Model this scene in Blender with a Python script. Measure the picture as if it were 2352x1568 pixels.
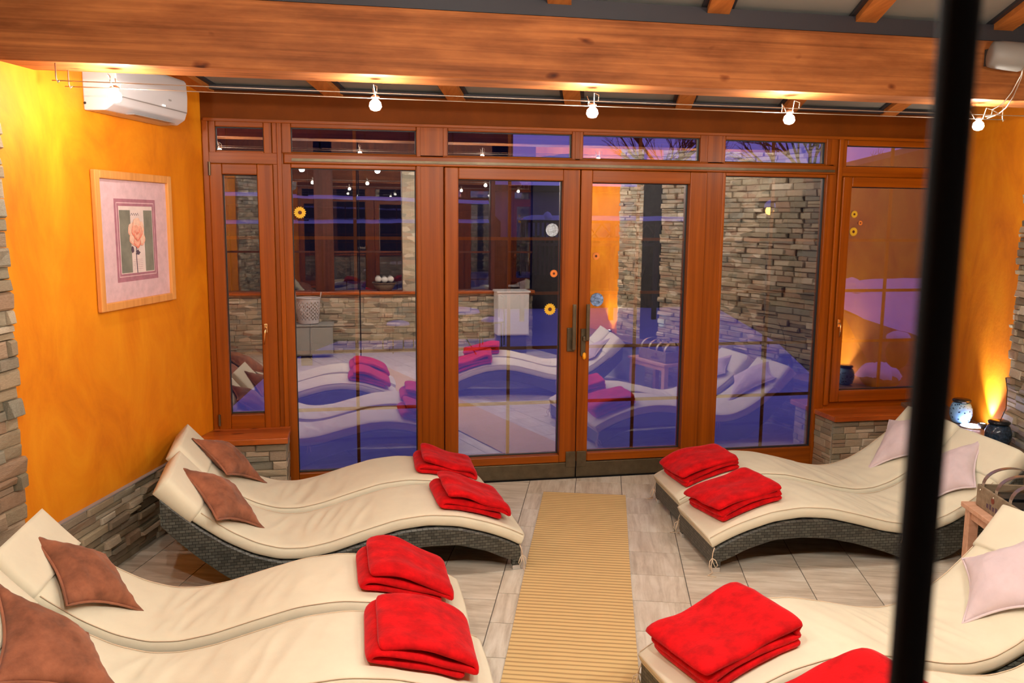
import bpy, math, random
import numpy as np
from mathutils import Matrix, Vector, noise

# ------------------------------------------------------------------ camera
S = bpy.context.scene
for o in list(bpy.data.objects):
    bpy.data.objects.remove(o)
rad = math.radians
YAW, PITCH, ROLL, CAMH, FPX = rad(11.253), rad(8.175), rad(-0.5063), 2.2, 1968.57


def cam_axes():
    cy, sy, cp, sp = math.cos(YAW), math.sin(YAW), math.cos(PITCH), math.sin(PITCH)
    f = np.array([sy * cp, cy * cp, -sp]); r = np.array([cy, -sy, 0.0]); d = np.cross(f, r)
    c, s = math.cos(ROLL), math.sin(ROLL)
    return c * r + s * d, -s * r + c * d, f


CR, CD, CF = cam_axes()
cam = bpy.data.cameras.new('camera'); camo = bpy.data.objects.new('camera', cam)
S.collection.objects.link(camo)
cam.sensor_width = 36.0; cam.lens = FPX / 2352 * 36.0
cam.clip_start = 0.05; cam.clip_end = 200
m = Matrix.Identity(4)
for i in range(3):
    m[i][0] = CR[i]; m[i][1] = -CD[i]; m[i][2] = -CF[i]
m[2][3] = CAMH
camo.matrix_world = m
cam.dof.use_dof = True; cam.dof.focus_distance = 5.2; cam.dof.aperture_fstop = cam.lens / 5.2
S.camera = camo

# ------------------------------------------------------------------ world, exposure
w = bpy.data.worlds.new('dusk'); S.world = w; w.use_nodes = True
wn = w.node_tree.nodes; wl = w.node_tree.links
bg = wn['Background']
tc = wn.new('ShaderNodeTexCoord'); sx = wn.new('ShaderNodeSeparateXYZ'); cr = wn.new('ShaderNodeValToRGB')
wl.new(tc.outputs['Generated'], sx.inputs[0]); wl.new(sx.outputs['Z'], cr.inputs['Fac'])
cr.color_ramp.elements[0].position = 0.0; cr.color_ramp.elements[0].color = (.20, .165, .66, 1)
cr.color_ramp.elements[1].position = 0.6; cr.color_ramp.elements[1].color = (.095, .08, .42, 1)
wl.new(cr.outputs[0], bg.inputs['Color']); bg.inputs['Strength'].default_value = 1.0
S.view_settings.view_transform = 'Standard'; S.view_settings.look = 'None'
S.view_settings.gamma = 1.0; S.view_settings.use_curve_mapping = False
S.view_settings.exposure = 0.0
S.cycles.max_bounces = 6; S.cycles.diffuse_bounces = 3; S.cycles.glossy_bounces = 3
S.cycles.caustics_reflective = False; S.cycles.caustics_refractive = False
S.cycles.transmission_bounces = 4; S.cycles.transparent_max_bounces = 8; S.cycles.sample_clamp_indirect = 8.0
S.cycles.use_adaptive_sampling = True; S.cycles.adaptive_threshold = 0.06
LAMP = 640.0       # emission of the wire lamps' bulbs
LAMP2 = 2150.0      # bulbs of the second wire row
LCOL = (1.0, .93, .82, 1)


def point(name, loc, power, col, r=.03):
    l = bpy.data.lights.new(name, 'POINT'); l.energy = power; l.color = col; l.shadow_soft_size = r
    o = bpy.data.objects.new(name, l); o.location = loc; S.collection.objects.link(o); return o


def spot(name, loc, target, power, col, ang, blend=.6, r=.02):
    l = bpy.data.lights.new(name, 'SPOT'); l.energy = power; l.color = col; l.shadow_soft_size = r
    l.spot_size = rad(ang); l.spot_blend = blend
    o = bpy.data.objects.new(name, l); o.location = loc
    o.rotation_euler = (Vector(target) - Vector(loc)).to_track_quat('-Z', 'Y').to_euler()
    S.collection.objects.link(o); return o


# ------------------------------------------------------------------ geometry frame
TH = rad(17.3)
D = 6.95                                   # the window wall
UD = np.array([math.sin(TH), math.cos(TH), 0.0])      # along the side walls, away from camera
VD = np.array([math.cos(TH), -math.sin(TH), 0.0])     # across the room
LC0 = np.array([-1.0, D, 0.0]); RC0 = np.array([5.45, D, 0.0])   # room corners at the window wall
YB = -0.3


def ray(x, y):
    return CR * ((x - 1176) / FPX) + CD * ((y - 784) / FPX) + CF


C0 = np.array([0, 0, CAMH])


def onY(x, y, Y):
    r = ray(x, y); return C0 + r * (Y / r[1])


def onZ(x, y, z=0.0):
    r = ray(x, y); return C0 + r * ((z - CAMH) / r[2])


def wl_(s, off=0.0, z=0.0, base=LC0, sg=1):
    """point on a side wall: s metres from the window-wall corner, off into the room"""
    p = base - UD * s + VD * off * sg
    return np.array([p[0], p[1], z])


def ceil_z(y):
    return 3.10 + .1322 * (D - y)


# ------------------------------------------------------------------ materials
MATS = {}


def nodes(name):
    m = bpy.data.materials.new(name); m.use_nodes = True
    nt = m.node_tree; b = nt.nodes['Principled BSDF']
    MATS[name] = m
    return m, nt, b


def N(nt, t, **k):
    n = nt.nodes.new('ShaderNode' + t)
    for a, v in k.items():
        if a in n.inputs: n.inputs[a].default_value = v
        else: setattr(n, a, v)
    return n


def ramp(nt, stops, src):
    r = N(nt, 'ValToRGB'); e = r.color_ramp.elements
    while len(e) < len(stops): e.new(.5)
    for i, (p, c) in enumerate(stops):
        e[i].position = p; e[i].color = (*c, 1)
    nt.links.new(src, r.inputs['Fac']); return r.outputs[0]


def coords(nt, scale=(1, 1, 1), kind='Object', rnd=0.0):
    t = N(nt, 'TexCoord'); mp = N(nt, 'Mapping'); mp.inputs['Scale'].default_value = scale
    nt.links.new(t.outputs[kind], mp.inputs['Vector'])
    if rnd:
        oi = N(nt, 'ObjectInfo'); mu = N(nt, 'Math', operation='MULTIPLY'); mu.inputs[1].default_value = rnd
        nt.links.new(oi.outputs['Random'], mu.inputs[0])
        cb = N(nt, 'CombineXYZ')
        for i in range(3): nt.links.new(mu.outputs[0], cb.inputs[i])
        nt.links.new(cb.outputs[0], mp.inputs['Location'])
    return mp.outputs[0]


def noise_n(nt, vec, scale, detail=4, rough=.6, dist=0.0):
    n = N(nt, 'TexNoise'); n.inputs['Scale'].default_value = scale; n.inputs['Detail'].default_value = detail
    n.inputs['Roughness'].default_value = rough; n.inputs['Distortion'].default_value = dist
    nt.links.new(vec, n.inputs['Vector']); return n.outputs['Fac']


def bump(nt, b, h, strength=.3, dist=.01):
    bn = N(nt, 'Bump'); bn.inputs['Strength'].default_value = strength; bn.inputs['Distance'].default_value = dist
    nt.links.new(h, bn.inputs['Height']); nt.links.new(bn.outputs[0], b.inputs['Normal'])


def mat_plain(name, col, rough=.6, metal=0.0, spec=.5, var=0.0, scale=20, bmp=0.0):
    m, nt, b = nodes(name)
    b.inputs['Roughness'].default_value = rough; b.inputs['Metallic'].default_value = metal
    b.inputs['Specular IOR Level'].default_value = spec
    v = coords(nt); n = noise_n(nt, v, scale)
    c0 = tuple(max(0, c * (1 - var)) for c in col); c1 = tuple(min(1, c * (1 + var)) for c in col)
    nt.links.new(ramp(nt, [(.3, c0), (.7, c1)], n), b.inputs['Base Color'])
    if bmp: bump(nt, b, n, bmp)
    return m


def mat_wood(name, c0, c1, axis='X', rough=.4, knots=False, streak=14, rnd=0.0, coat=0.0):
    m, nt, b = nodes(name)
    sc = {'X': (.35, streak, streak), 'Y': (streak, .35, streak), 'Z': (streak, streak, .35)}[axis]
    v = coords(nt, sc, rnd=rnd); n = noise_n(nt, v, 1.6, 5, .62, .4)
    col = ramp(nt, [(.3, c0), (.68, c1)], n)
    if knots:
        v2 = coords(nt, {'X': (1.7, 3.2, 3.2), 'Z': (3.2, 3.2, 1.7), 'Y': (3.2, 1.7, 3.2)}[axis])
        vo = N(nt, 'TexVoronoi'); vo.inputs['Scale'].default_value = 2.3
        nd = N(nt, 'TexNoise'); nd.inputs['Scale'].default_value = 3.0
        nt.links.new(v2, nd.inputs['Vector'])
        vm = N(nt, 'Mix', data_type='RGBA'); vm.inputs['Factor'].default_value = .22
        nt.links.new(v2, vm.inputs[6]); nt.links.new(nd.outputs['Color'], vm.inputs[7])
        nt.links.new(vm.outputs[2], vo.inputs['Vector'])
        k = ramp(nt, [(.05, (.10, .025, .008)), (.085, (.45, .3, .2)), (.15, (1, 1, 1))], vo.outputs['Distance'])
        mx = N(nt, 'Mix', data_type='RGBA', blend_type='MULTIPLY'); mx.inputs['Factor'].default_value = .85
        nt.links.new(col, mx.inputs[6]); nt.links.new(k, mx.inputs[7]); col = mx.outputs[2]
        n3 = noise_n(nt, coords(nt, (1.2, 5, 5)), 1.4, 5)
        mx2 = N(nt, 'Mix', data_type='RGBA', blend_type='MULTIPLY'); mx2.inputs['Factor'].default_value = .8
        nt.links.new(col, mx2.inputs[6])
        nt.links.new(ramp(nt, [(.38, (.52, .44, .38)), (.62, (1, 1, 1))], n3), mx2.inputs[7]); col = mx2.outputs[2]
    nt.links.new(col, b.inputs['Base Color'])
    b.inputs['Roughness'].default_value = rough; b.inputs['Specular IOR Level'].default_value = .22
    b.inputs['Coat Weight'].default_value = coat; b.inputs['Coat Roughness'].default_value = .25
    bump(nt, b, n, .12, .004)
    return m


WOODC = ((.20, .040, .0006), (.36, .080, .001))
mat_wood('frame_wood_v', *WOODC, axis='Z', rough=.42, coat=.1)
mat_wood('frame_wood_h', *WOODC, axis='X', rough=.42, coat=.1)
mat_wood('bar_wood', (.22, .05, .012), (.30, .07, .02), axis='Z', rough=.6)
mat_wood('dark_frame_wood', (.06, .014, .003), (.12, .03, .006), axis='Z', rough=.5)
mat_wood('beam_wood', (.27, .085, .022), (.52, .18, .05), axis='X', rough=.6, knots=True, streak=24)
mat_wood('rafter_wood', (.40, .12, .025), (.62, .22, .05), axis='Y', rough=.6)
mat_wood('sill_wood', (.40, .075, .012), (.68, .18, .03), axis='X', rough=.3, knots=True, streak=7, coat=.3)
mat_wood('pine', (.62, .33, .20), (.78, .47, .32), axis='X', rough=.5)
mat_wood('crate_wood', (.20, .15, .095), (.36, .28, .19), axis='X', rough=.6)
mat_wood('picture_wood', (.66, .26, .06), (.84, .38, .11), axis='Z', rough=.4)


def mat_plaster(name, cols, sc):
    m, nt, b = nodes(name)
    v = coords(nt, (1, 1, .55)); n = noise_n(nt, v, sc, 6, .62, .8)
    nt.links.new(ramp(nt, cols, n), b.inputs['Base Color'])
    b.inputs['Roughness'].default_value = .62; b.inputs['Specular IOR Level'].default_value = .35
    n2 = noise_n(nt, coords(nt), 30, 6); bump(nt, b, n2, .25, .006)


mat_plaster('orange_plaster', [(.28, (.62, .155, .002)), (.5, (.80, .24, .003)), (.72, (.90, .33, .008))], 2.3)


def mat_stone(name, stops, rough=.65):
    m, nt, b = nodes(name)
    oi = N(nt, 'ObjectInfo')
    base = ramp(nt, stops, oi.outputs['Random'])
    v = coords(nt, (2, 2, 5), rnd=40); n = noise_n(nt, v, 4, 6, .7)
    mx = N(nt, 'Mix', data_type='RGBA', blend_type='MULTIPLY'); mx.inputs['Factor'].default_value = .8
    nt.links.new(base, mx.inputs[6]); nt.links.new(ramp(nt, [(.3, (.55, .50, .44)), (.62, (1.0, 1.0, 1.0))], n), mx.inputs[7])
    nt.links.new(mx.outputs[2], b.inputs['Base Color'])
    b.inputs['Roughness'].default_value = rough; bump(nt, b, n, .6, .012)


STST = [(0, (.20, .165, .11)), (.15, (.52, .41, .27)), (.3, (.28, .25, .17)), (.45, (.66, .53, .38)), (.6, (.42, .27, .17)),
        (.75, (.33, .31, .24)), (.88, (.55, .45, .30)), (1, (.80, .70, .55))]
mat_stone('split_stone', STST, .36)
# joined stones: colour by position cell
m_, nt_, b_ = nodes('split_stone_joined')
vo_ = N(nt_, 'TexVoronoi'); vo_.inputs['Scale'].default_value = 1.0
nt_.links.new(coords(nt_, (5, 5, 18)), vo_.inputs['Vector'])
sp_ = N(nt_, 'SeparateColor'); nt_.links.new(vo_.outputs['Color'], sp_.inputs[0])
nt_.links.new(ramp(nt_, STST, sp_.outputs[0]), b_.inputs['Base Color'])
b_.inputs['Roughness'].default_value = .5
bump(nt_, b_, noise_n(nt_, coords(nt_, (2, 2, 5)), 8, 5), .5, .012)


def mat_tile(name):
    m, nt, b = nodes(name)
    v = coords(nt, (1.0, 9, 9), rnd=60); n = noise_n(nt, v, 2.2, 7, .68, .5)
    v2 = coords(nt, (2, 5, 5), rnd=30); n2 = noise_n(nt, v2, 1.5, 4, .6)
    c = ramp(nt, [(.25, (.44, .37, .28)), (.5, (.70, .63, .52)), (.75, (.86, .81, .72))], n)
    mx = N(nt, 'Mix', data_type='RGBA', blend_type='MULTIPLY'); mx.inputs['Factor'].default_value = .7
    nt.links.new(c, mx.inputs[6]); nt.links.new(ramp(nt, [(.35, (.74, .70, .66)), (.65, (1, 1, 1))], n2), mx.inputs[7])
    nt.links.new(mx.outputs[2], b.inputs['Base Color'])
    b.inputs['Roughness'].default_value = .42; bump(nt, b, n, .08, .003)


mat_tile('wood_look_tile')
mat_plain('grout', (.16, .14, .12), .9)


def mat_fabric(name, col, var=.06, sc=6, weave=220, bs=.15, rough=.85, wr=0.0):
    m, nt, b = nodes(name)
    v = coords(nt); n = noise_n(nt, v, sc, 4)
    c0 = tuple(c * (1 - var) for c in col); c1 = tuple(min(1, c * (1 + var)) for c in col)
    nt.links.new(ramp(nt, [(.3, c0), (.7, c1)], n), b.inputs['Base Color'])
    b.inputs['Roughness'].default_value = rough; b.inputs['Specular IOR Level'].default_value = .2
    b.inputs['Sheen Weight'].default_value = .15
    nn = noise_n(nt, v, weave, 2)
    bump(nt, b, nn, bs, .002)
    return m


mat_fabric('cream_canvas', (.78, .735, .57), .04)
mat_fabric('cream_cord', (.72, .58, .42))
mat_fabric('brown_suede', (.28, .10, .052), .40, 9, 120, .4)
mat_fabric('lilac_suede', (.70, .58, .62), .07, 8, 120, .3)
mat_fabric('brown_piping', (.32, .12, .065), .3, 7)
mat_fabric('lilac_piping', (.76, .64, .68), .05)
mr = mat_fabric('red_fleece', (.60, .0012, .004), .30, 14, 90, .9)
mr.node_tree.nodes['Principled BSDF'].inputs['Sheen Weight'].default_value = .35
mr.node_tree.nodes['Principled BSDF'].inputs['Sheen Tint'].default_value = (1, .25, .3, 1)
mr.node_tree.nodes['Principled BSDF'].inputs['Sheen Roughness'].default_value = .4
mat_fabric('white_terry', (.8, .76, .72), .05, 20, 90, .9)

# woven resin
m, nt, b = nodes('wicker')
bt = N(nt, 'TexBrick'); bt.inputs['Scale'].default_value = 1.0
bt.inputs['Brick Width'].default_value = .036; bt.inputs['Row Height'].default_value = .018
bt.inputs['Mortar Size'].default_value = .0022; bt.inputs['Mortar Smooth'].default_value = .6
bt.inputs['Color1'].default_value = (.05, .053, .045, 1); bt.inputs['Color2'].default_value = (.11, .115, .098, 1)
bt.inputs['Mortar'].default_value = (.006, .006, .006, 1)
tcw = N(nt, 'TexCoord'); sw = N(nt, 'SeparateXYZ'); ad = N(nt, 'Math', operation='ADD'); cw = N(nt, 'CombineXYZ')
nt.links.new(tcw.outputs['Object'], sw.inputs[0]); nt.links.new(sw.outputs[0], ad.inputs[0]); nt.links.new(sw.outputs[1], ad.inputs[1])
nt.links.new(ad.outputs[0], cw.inputs[0]); nt.links.new(sw.outputs[2], cw.inputs[1]); nt.links.new(cw.outputs[0], bt.inputs['Vector'])
nt.links.new(bt.outputs['Color'], b.inputs['Base Color']); b.inputs['Roughness'].default_value = .42
bump(nt, b, bt.outputs['Color'], .8, .006)

# ribbed runner
m, nt, b = nodes('runner_weave')
v = coords(nt)
wv = N(nt, 'TexWave', wave_type='BANDS', bands_direction='Y'); wv.inputs['Scale'].default_value = .314 / .041
wv.inputs['Distortion'].default_value = 1.1; wv.inputs['Detail'].default_value = 1; wv.inputs['Detail Scale'].default_value = .6
nt.links.new(v, wv.inputs['Vector'])
nt.links.new(ramp(nt, [(.06, (.42, .26, .11)), (.30, (.62, .43, .19)), (.8, (.70, .49, .22))], wv.outputs['Fac']), b.inputs['Base Color'])
b.inputs['Roughness'].default_value = .8; bump(nt, b, wv.outputs['Fac'], .25, .004)

mat_plain('bronze', (.13, .10, .06), .42, .7, var=.2, scale=14)
mat_plain('steel', (.62, .55, .47), .3, .9)
mat_plain('brass', (.85, .55, .25), .25, 1.0)
mat_plain('pad_metal', (.58, .56, .52), .5, .2)
mat_plain('black_metal', (.004, .004, .005), .9, spec=.15)
mat_plain('white_plastic', (.60, .55, .56), .35)
mat_plain('grey_plastic', (.24, .22, .20), .5)
mat_plain('dark_plastic', (.03, .028, .028), .5)
mat_plain('lip_grey', (.33, .29, .28), .5)
mat_plain('ceiling_panel', (.30, .29, .26), .45, var=.06, scale=3)
mat_plain('seal_strip', (.03, .028, .035), .5)
mat_plain('rubber', (.01, .01, .01), .6)
mat_plain('white_paint', (.74, .73, .74), .5)
mat_plain('grey_paint', (.35, .35, .33), .6)
mat_plain('snow', (.86, .87, .9), .9, var=.05, scale=3, bmp=.3)
mat_plain('wet_ground', (.035, .03, .028), .8, var=.3)
mat_plain('hedge_dark', (.02, .025, .015), .9, var=.5, scale=6)
mat_plain('leaf_dark', (.02, .03, .015), .7, var=.5)
mat_plain('bark', (.05, .032, .022), .9, var=.3)
mat_plain('fence_dark', (.05, .035, .025), .8, var=.2)
mat_plain('house_blue', (.26, .25, .30), .85, var=.1, scale=2)
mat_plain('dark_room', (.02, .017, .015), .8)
mat_plain('sunflower_yellow', (.85, .50, .02), .6)
mat_plain('sunflower_orange', (.85, .24, .03), .6)
mat_plain('sunflower_core', (.11, .02, .004), .7)
mat_plain('sticker_blue', (.18, .28, .50), .6, var=.7, scale=50)
mat_plain('sticker_pale', (.45, .52, .60), .6, var=.5, scale=60)
mat_plain('key_orange', (.95, .40, .01), .5)
mat_plain('wicker_basket', (.14, .085, .045), .8, var=.4, scale=60)
mat_plain('mat_pink', (.72, .47, .50), .7, var=.10, scale=18)
mat_plain('mat_mauve', (.42, .17, .22), .7, var=.15, scale=18)
mat_plain('print_grey', (.22, .21, .165), .7, var=.2, scale=10)
mat_plain('print_paper', (.78, .62, .58), .7, var=.06, scale=20)
mat_plain('rose_pink', (.86, .42, .30), .6, var=.15, scale=60)
mat_plain('rose_pale', (.88, .56, .42), .6, var=.1, scale=60)
mat_plain('rose_deep', (.80, .24, .16), .6, var=.15, scale=60)
mat_plain('ink', (.10, .06, .09), .7)
mat_plain('seal_red', (.20, .04, .02), .6)
mat_plain('ledge_top', (.20, .13, .09), .35, var=.2)
mat_plain('header_wood', (.15, .033, .0015), .6, spec=.1, var=.15, scale=4)


def mat_emit(name, col, s):
    m, nt, b = nodes(name)
    b.inputs['Base Color'].default_value = col
    b.inputs['Emission Color'].default_value = col; b.inputs['Emission Strength'].default_value = s


mat_emit('bulb', LCOL, LAMP); mat_emit('bulb_rear', LCOL, LAMP2)
mat_emit('led_disc', (.86, .78, 1, 1), 22); mat_emit('uplight_glow', (1, .93, .6, 1), 60)
mat_emit('lantern_glow', (1, .42, .06, 1), 9); mat_emit('indicator', (1, 1, .95, 1), 2.0)

m, nt, b = nodes('glazing')
nt.nodes.remove(b)
tr = N(nt, 'BsdfTransparent'); gl = N(nt, 'BsdfGlossy'); gl.inputs['Roughness'].default_value = 0.0
gl.inputs['Color'].default_value = (1, 1, 1, 1); tr.inputs['Color'].default_value = (.97, .97, .98, 1)
lw = N(nt, 'Fresnel'); lw.inputs['IOR'].default_value = 1.6
ml = N(nt, 'MapRange'); ml.inputs['From Min'].default_value = 0; ml.inputs['From Max'].default_value = 1
ml.inputs['To Min'].default_value = .27; ml.inputs['To Max'].default_value = 1.0
nt.links.new(lw.outputs[0], ml.inputs[0])
mx = N(nt, 'MixShader'); nt.links.new(ml.outputs[0], mx.inputs[0]); nt.links.new(tr.outputs[0], mx.inputs[1]); nt.links.new(gl.outputs[0], mx.inputs[2])
nt.links.new(mx.outputs[0], nt.nodes['Material Output'].inputs['Surface'])

m, nt, b = nodes('lamp_glass')
b.inputs['Base Color'].default_value = (.9, .85, .95, 1); b.inputs['Roughness'].default_value = .15
b.inputs['Transmission Weight'].default_value = 1.0; b.inputs['IOR'].default_value = 1.3

m, nt, b = nodes('blue_crackle')
vo = N(nt, 'TexVoronoi', feature='F1'); vo.inputs['Scale'].default_value = 42
nt.links.new(coords(nt), vo.inputs['Vector'])
nt.links.new(ramp(nt, [(.2, (.01, .02, .05)), (.34, (.20, .42, .72))], vo.outputs['Distance']), b.inputs['Base Color'])
b.inputs['Roughness'].default_value = .2
mat_plain('jar_blue_shaded', (.02, .035, .06), .12, var=.6, scale=60)  # blue jar seen from its unlit side, shade put into the colour
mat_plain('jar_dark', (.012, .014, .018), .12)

# ------------------------------------------------------------------ object helpers
ROOT = {}


def link(o):
    S.collection.objects.link(o); return o


def base_mat(o):
    return ROOT.get(o.name_full if o else None, Matrix.Identity(4))


def tag(o, label=None, cat=None, group=None, kind=None):
    if label: o['label'] = label
    if cat: o['category'] = cat
    if group: o['group'] = group
    if kind: o['kind'] = kind
    return o


def empty(name, loc, label=None, cat=None, group=None, kind=None):
    o = bpy.data.objects.new(name, None); link(o); o.location = [float(v) for v in loc]; o.empty_display_size = .1
    ROOT[o.name_full] = Matrix.Translation(Vector([float(v) for v in loc]))
    return tag(o, label, cat, group, kind)


def setpar(o, parent):
    if parent is not None:
        o.parent = parent; o.matrix_parent_inverse = base_mat(parent).inverted()


class MB:
    def __init__(s): s.v = []; s.f = []

    def add(s, vs, fs):
        n = len(s.v); s.v += [tuple(float(c) for c in v) for v in vs]; s.f += [tuple(i + n for i in f) for f in fs]; return s

    def hexa(s, p):      # 8 corners: bottom 4 ccw, top 4 ccw
        return s.add(p, [(3, 2, 1, 0), (4, 5, 6, 7), (0, 1, 5, 4), (1, 2, 6, 5), (2, 3, 7, 6), (3, 0, 4, 7)])

    def box(s, x0, x1, y0, y1, z0, z1):
        return s.hexa([(x0, y0, z0), (x1, y0, z0), (x1, y1, z0), (x0, y1, z0), (x0, y0, z1), (x1, y0, z1), (x1, y1, z1), (x0, y1, z1)])

    def obox(s, o, a, b, c):   # origin + three edge vectors
        o, a, b, c = map(lambda q: np.array(q, float), (o, a, b, c))
        return s.hexa([o, o + a, o + a + b, o + b, o + c, o + a + c, o + a + b + c, o + b + c])

    def tube(s, path, r, n=8, caps=True, closed=False):
        P = [Vector([float(c) for c in p]) for p in path]; L = len(P); rings = []
        up = Vector((0, 0, 1)); prev = None
        for i in range(L):
            if closed: t = P[(i + 1) % L] - P[i - 1]
            else: t = P[min(i + 1, L - 1)] - P[max(i - 1, 0)]
            if t.length < 1e-9: t = Vector((0, 0, 1))
            t.normalize()
            if prev is None:
                a = t.cross(up)
                if a.length < .05: a = t.cross(Vector((1, 0, 0)))
            else:
                a = prev - t * prev.dot(t)
            a.normalize(); prev = a; b_ = t.cross(a)
            rr = r[i] if isinstance(r, (list, tuple)) else r
            rings.append([P[i] + (a * math.cos(2 * math.pi * k / n) + b_ * math.sin(2 * math.pi * k / n)) * rr for k in range(n)])
        vs = [v for R_ in rings for v in R_]; fs = []
        for i in range(L if closed else L - 1):
            j = (i + 1) % L
            for k in range(n):
                fs.append((i * n + k, i * n + (k + 1) % n, j * n + (k + 1) % n, j * n + k))
        if caps and not closed:
            fs.append(tuple(range(n))[::-1]); fs.append(tuple((L - 1) * n + k for k in range(n)))
        return s.add(vs, fs)

    def lathe(s, c, prof, n=20, axis=(0, 0, 1)):
        ax = Vector(axis).normalized(); a = ax.orthogonal().normalized(); b_ = ax.cross(a); c = Vector([float(q) for q in c])
        vs = []; fs = []
        for (r, h) in prof:
            for k in range(n):
                t = 2 * math.pi * k / n; vs.append(c + ax * h + (a * math.cos(t) + b_ * math.sin(t)) * r)
        for i in range(len(prof) - 1):
            for k in range(n):
                fs.append((i * n + k, i * n + (k + 1) % n, (i + 1) * n + (k + 1) % n, (i + 1) * n + k))
        fs.append(tuple(range(n))[::-1]); fs.append(tuple((len(prof) - 1) * n + k for k in range(n)))
        return s.add(vs, fs)

    def grid(s, f, nu, nv, closeu=False):
        vs = [f(i / nu, j / nv) for i in range(nu + 1) for j in range(nv + 1)]
        fs = [(i * (nv + 1) + j, (i + 1) * (nv + 1) + j, (i + 1) * (nv + 1) + j + 1, i * (nv + 1) + j + 1) for i in range(nu) for j in range(nv)]
        return s.add(vs, fs)

    def build(s, name, mat, parent=None, smooth=False, bevel=0.0, sub=0, center=False, **t):
        me = bpy.data.meshes.new(name)
        o = bpy.data.objects.new(name, me); link(o)
        vs = s.v
        if parent is None or center:
            A = np.array(s.v); c = (A.min(0) + A.max(0)) / 2; c[2] = A[:, 2].min()
            vs = [tuple(np.array(v) - c) for v in s.v]; o.location = c
        me.from_pydata(vs, [], s.f); me.update()
        import bmesh
        bm = bmesh.new(); bm.from_mesh(me); bmesh.ops.remove_doubles(bm, verts=bm.verts, dist=1e-6)
        bmesh.ops.recalc_face_normals(bm, faces=bm.faces); bm.to_mesh(me); bm.free()
        if parent is None: ROOT[o.name_full] = Matrix.Translation(o.location)
        if mat: me.materials.append(MATS[mat])
        setpar(o, parent)
        if smooth:
            for p in me.polygons: p.use_smooth = True
        if bevel:
            bv = o.modifiers.new('bevel', 'BEVEL'); bv.width = bevel; bv.segments = 2; bv.limit_method = 'ANGLE'
        if sub:
            sb = o.modifiers.new('sub', 'SUBSURF'); sb.levels = sub; sb.render_levels = sub
        return tag(o, **t)


def box(name, x0, x1, y0, y1, z0, z1, mat, parent=None, bevel=0.0, **t):
    return MB().box(x0, x1, y0, y1, z0, z1).build(name, mat, parent, bevel=bevel, **t)


R_ = random.Random(7)

# ------------------------------------------------------------------ stones
STONES = []
for k in range(6):
    rr = random.Random(100 + k); mb = MB()
    e = lambda: rr.uniform(-.05, .05)
    z = [(e() * .3, -.5, e()), (1 + e() * .3, -.5, e()), (1 + e() * .3, -.5, 1 + e()), (e() * .3, -.5, 1 + e())]
    # unit piece: x 0..1 along, y -> out of wall 0..1, z 0..1
    b0 = [(0, 0, 0), (1, 0, 0), (1, 0, 1), (0, 0, 1)]
    b1 = [(.0, .75 + e() * 2, .0), (1, .75 + e() * 2, .0), (1, .75 + e() * 2, 1), (.0, .75 + e() * 2, 1)]
    b2 = [(.05, 1 + e() * 4, .12), (.95, 1 + e() * 4, .12), (.94, 1 + e() * 4, .86), (.05, 1 + e() * 4, .86)]
    vs = b0 + b1 + b2
    fs = [(0, 1, 2, 3), (0, 1, 5, 4), (1, 2, 6, 5), (2, 3, 7, 6), (3, 0, 4, 7), (4, 5, 9, 8), (5, 6, 10, 9), (6, 7, 11, 10), (7, 4, 8, 11), (8, 9, 10, 11)]
    me = bpy.data.meshes.new('stone'); me.from_pydata(vs, [], fs)
    import bmesh
    bm = bmesh.new(); bm.from_mesh(me); bmesh.ops.recalc_face_normals(bm, faces=bm.faces); bm.to_mesh(me); bm.free()
    me.materials.append(MATS['split_stone']); STONES.append((me, vs, fs))


def stones(parent, org, along, out, length, z0, z1, seed, cap=290, rowh=(.04, .065), ln=(.10, .30), depth=(.014, .042), joined=False, keep=None):
    """courses of split-face stone pieces on a wall strip; pieces past the cap are one joined part"""
    rr = random.Random(seed); org = np.array(org, float); along = np.array(along, float); out = np.array(out, float)
    rows = []; z = z0
    while z < z1 - .012:
        h = min(rr.uniform(*rowh), z1 - z)
        if z1 - z - h < .02: h = z1 - z
        rows.append((z, h)); z += h
    items = []
    for (z, h) in rows:
        x = 0.0
        while x < length - 1e-4:
            l = min(rr.uniform(*ln), length - x)
            if length - x - l < .05: l = length - x
            if rr.random() < .18 and h > .05:
                items.append((x, z, l, h * .5)); items.append((x, z + h * .5, l, h * .5))
            else:
                items.append((x, z, l, h))
            x += l
    if keep: items.sort(key=keep)
    ang = math.atan2(along[1], along[0])
    M0 = Matrix(((along[0], out[0], 0, 0), (along[1], out[1], 0, 0), (0, 0, 1, 0), (0, 0, 0, 1)))
    mb = MB(); par_inv = base_mat(parent).inverted()
    for i, (x, z, l, h) in enumerate(items):
        me, vs, fs = STONES[rr.randrange(6)]; d = rr.uniform(*depth); g = .0015
        p = org + along * (x + g)
        M = Matrix.Translation((p[0], p[1], z + g)) @ M0 @ Matrix.Diagonal((l - 2 * g, d, h - 2 * g, 1))
        if joined or i >= cap:
            mb.add([M @ Vector(v) for v in vs], fs)
        else:
            o = bpy.data.objects.new('stone', me); link(o); o.parent = parent; o.matrix_parent_inverse = par_inv
            o.matrix_basis = M
    if mb.v:
        mb.build('stone_courses', 'split_stone_joined', parent, kind='stuff')


# ------------------------------------------------------------------ shell
fl_pts = [wl_(0, 0, 0), wl_(8.0, 0, 0), wl_(8.0, 0, 0, RC0), wl_(0, 0, 0, RC0)]


def clip(poly, yv, keep_below):
    out = []
    for i in range(len(poly)):
        a, b2 = poly[i], poly[(i + 1) % len(poly)]
        ia = (a[1] <= yv) == keep_below; ib = (b2[1] <= yv) == keep_below
        if ia: out.append(a)
        if ia != ib:
            t = (yv - a[1]) / (b2[1] - a[1]); out.append(a + (b2 - a) * t)
    return out


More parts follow.
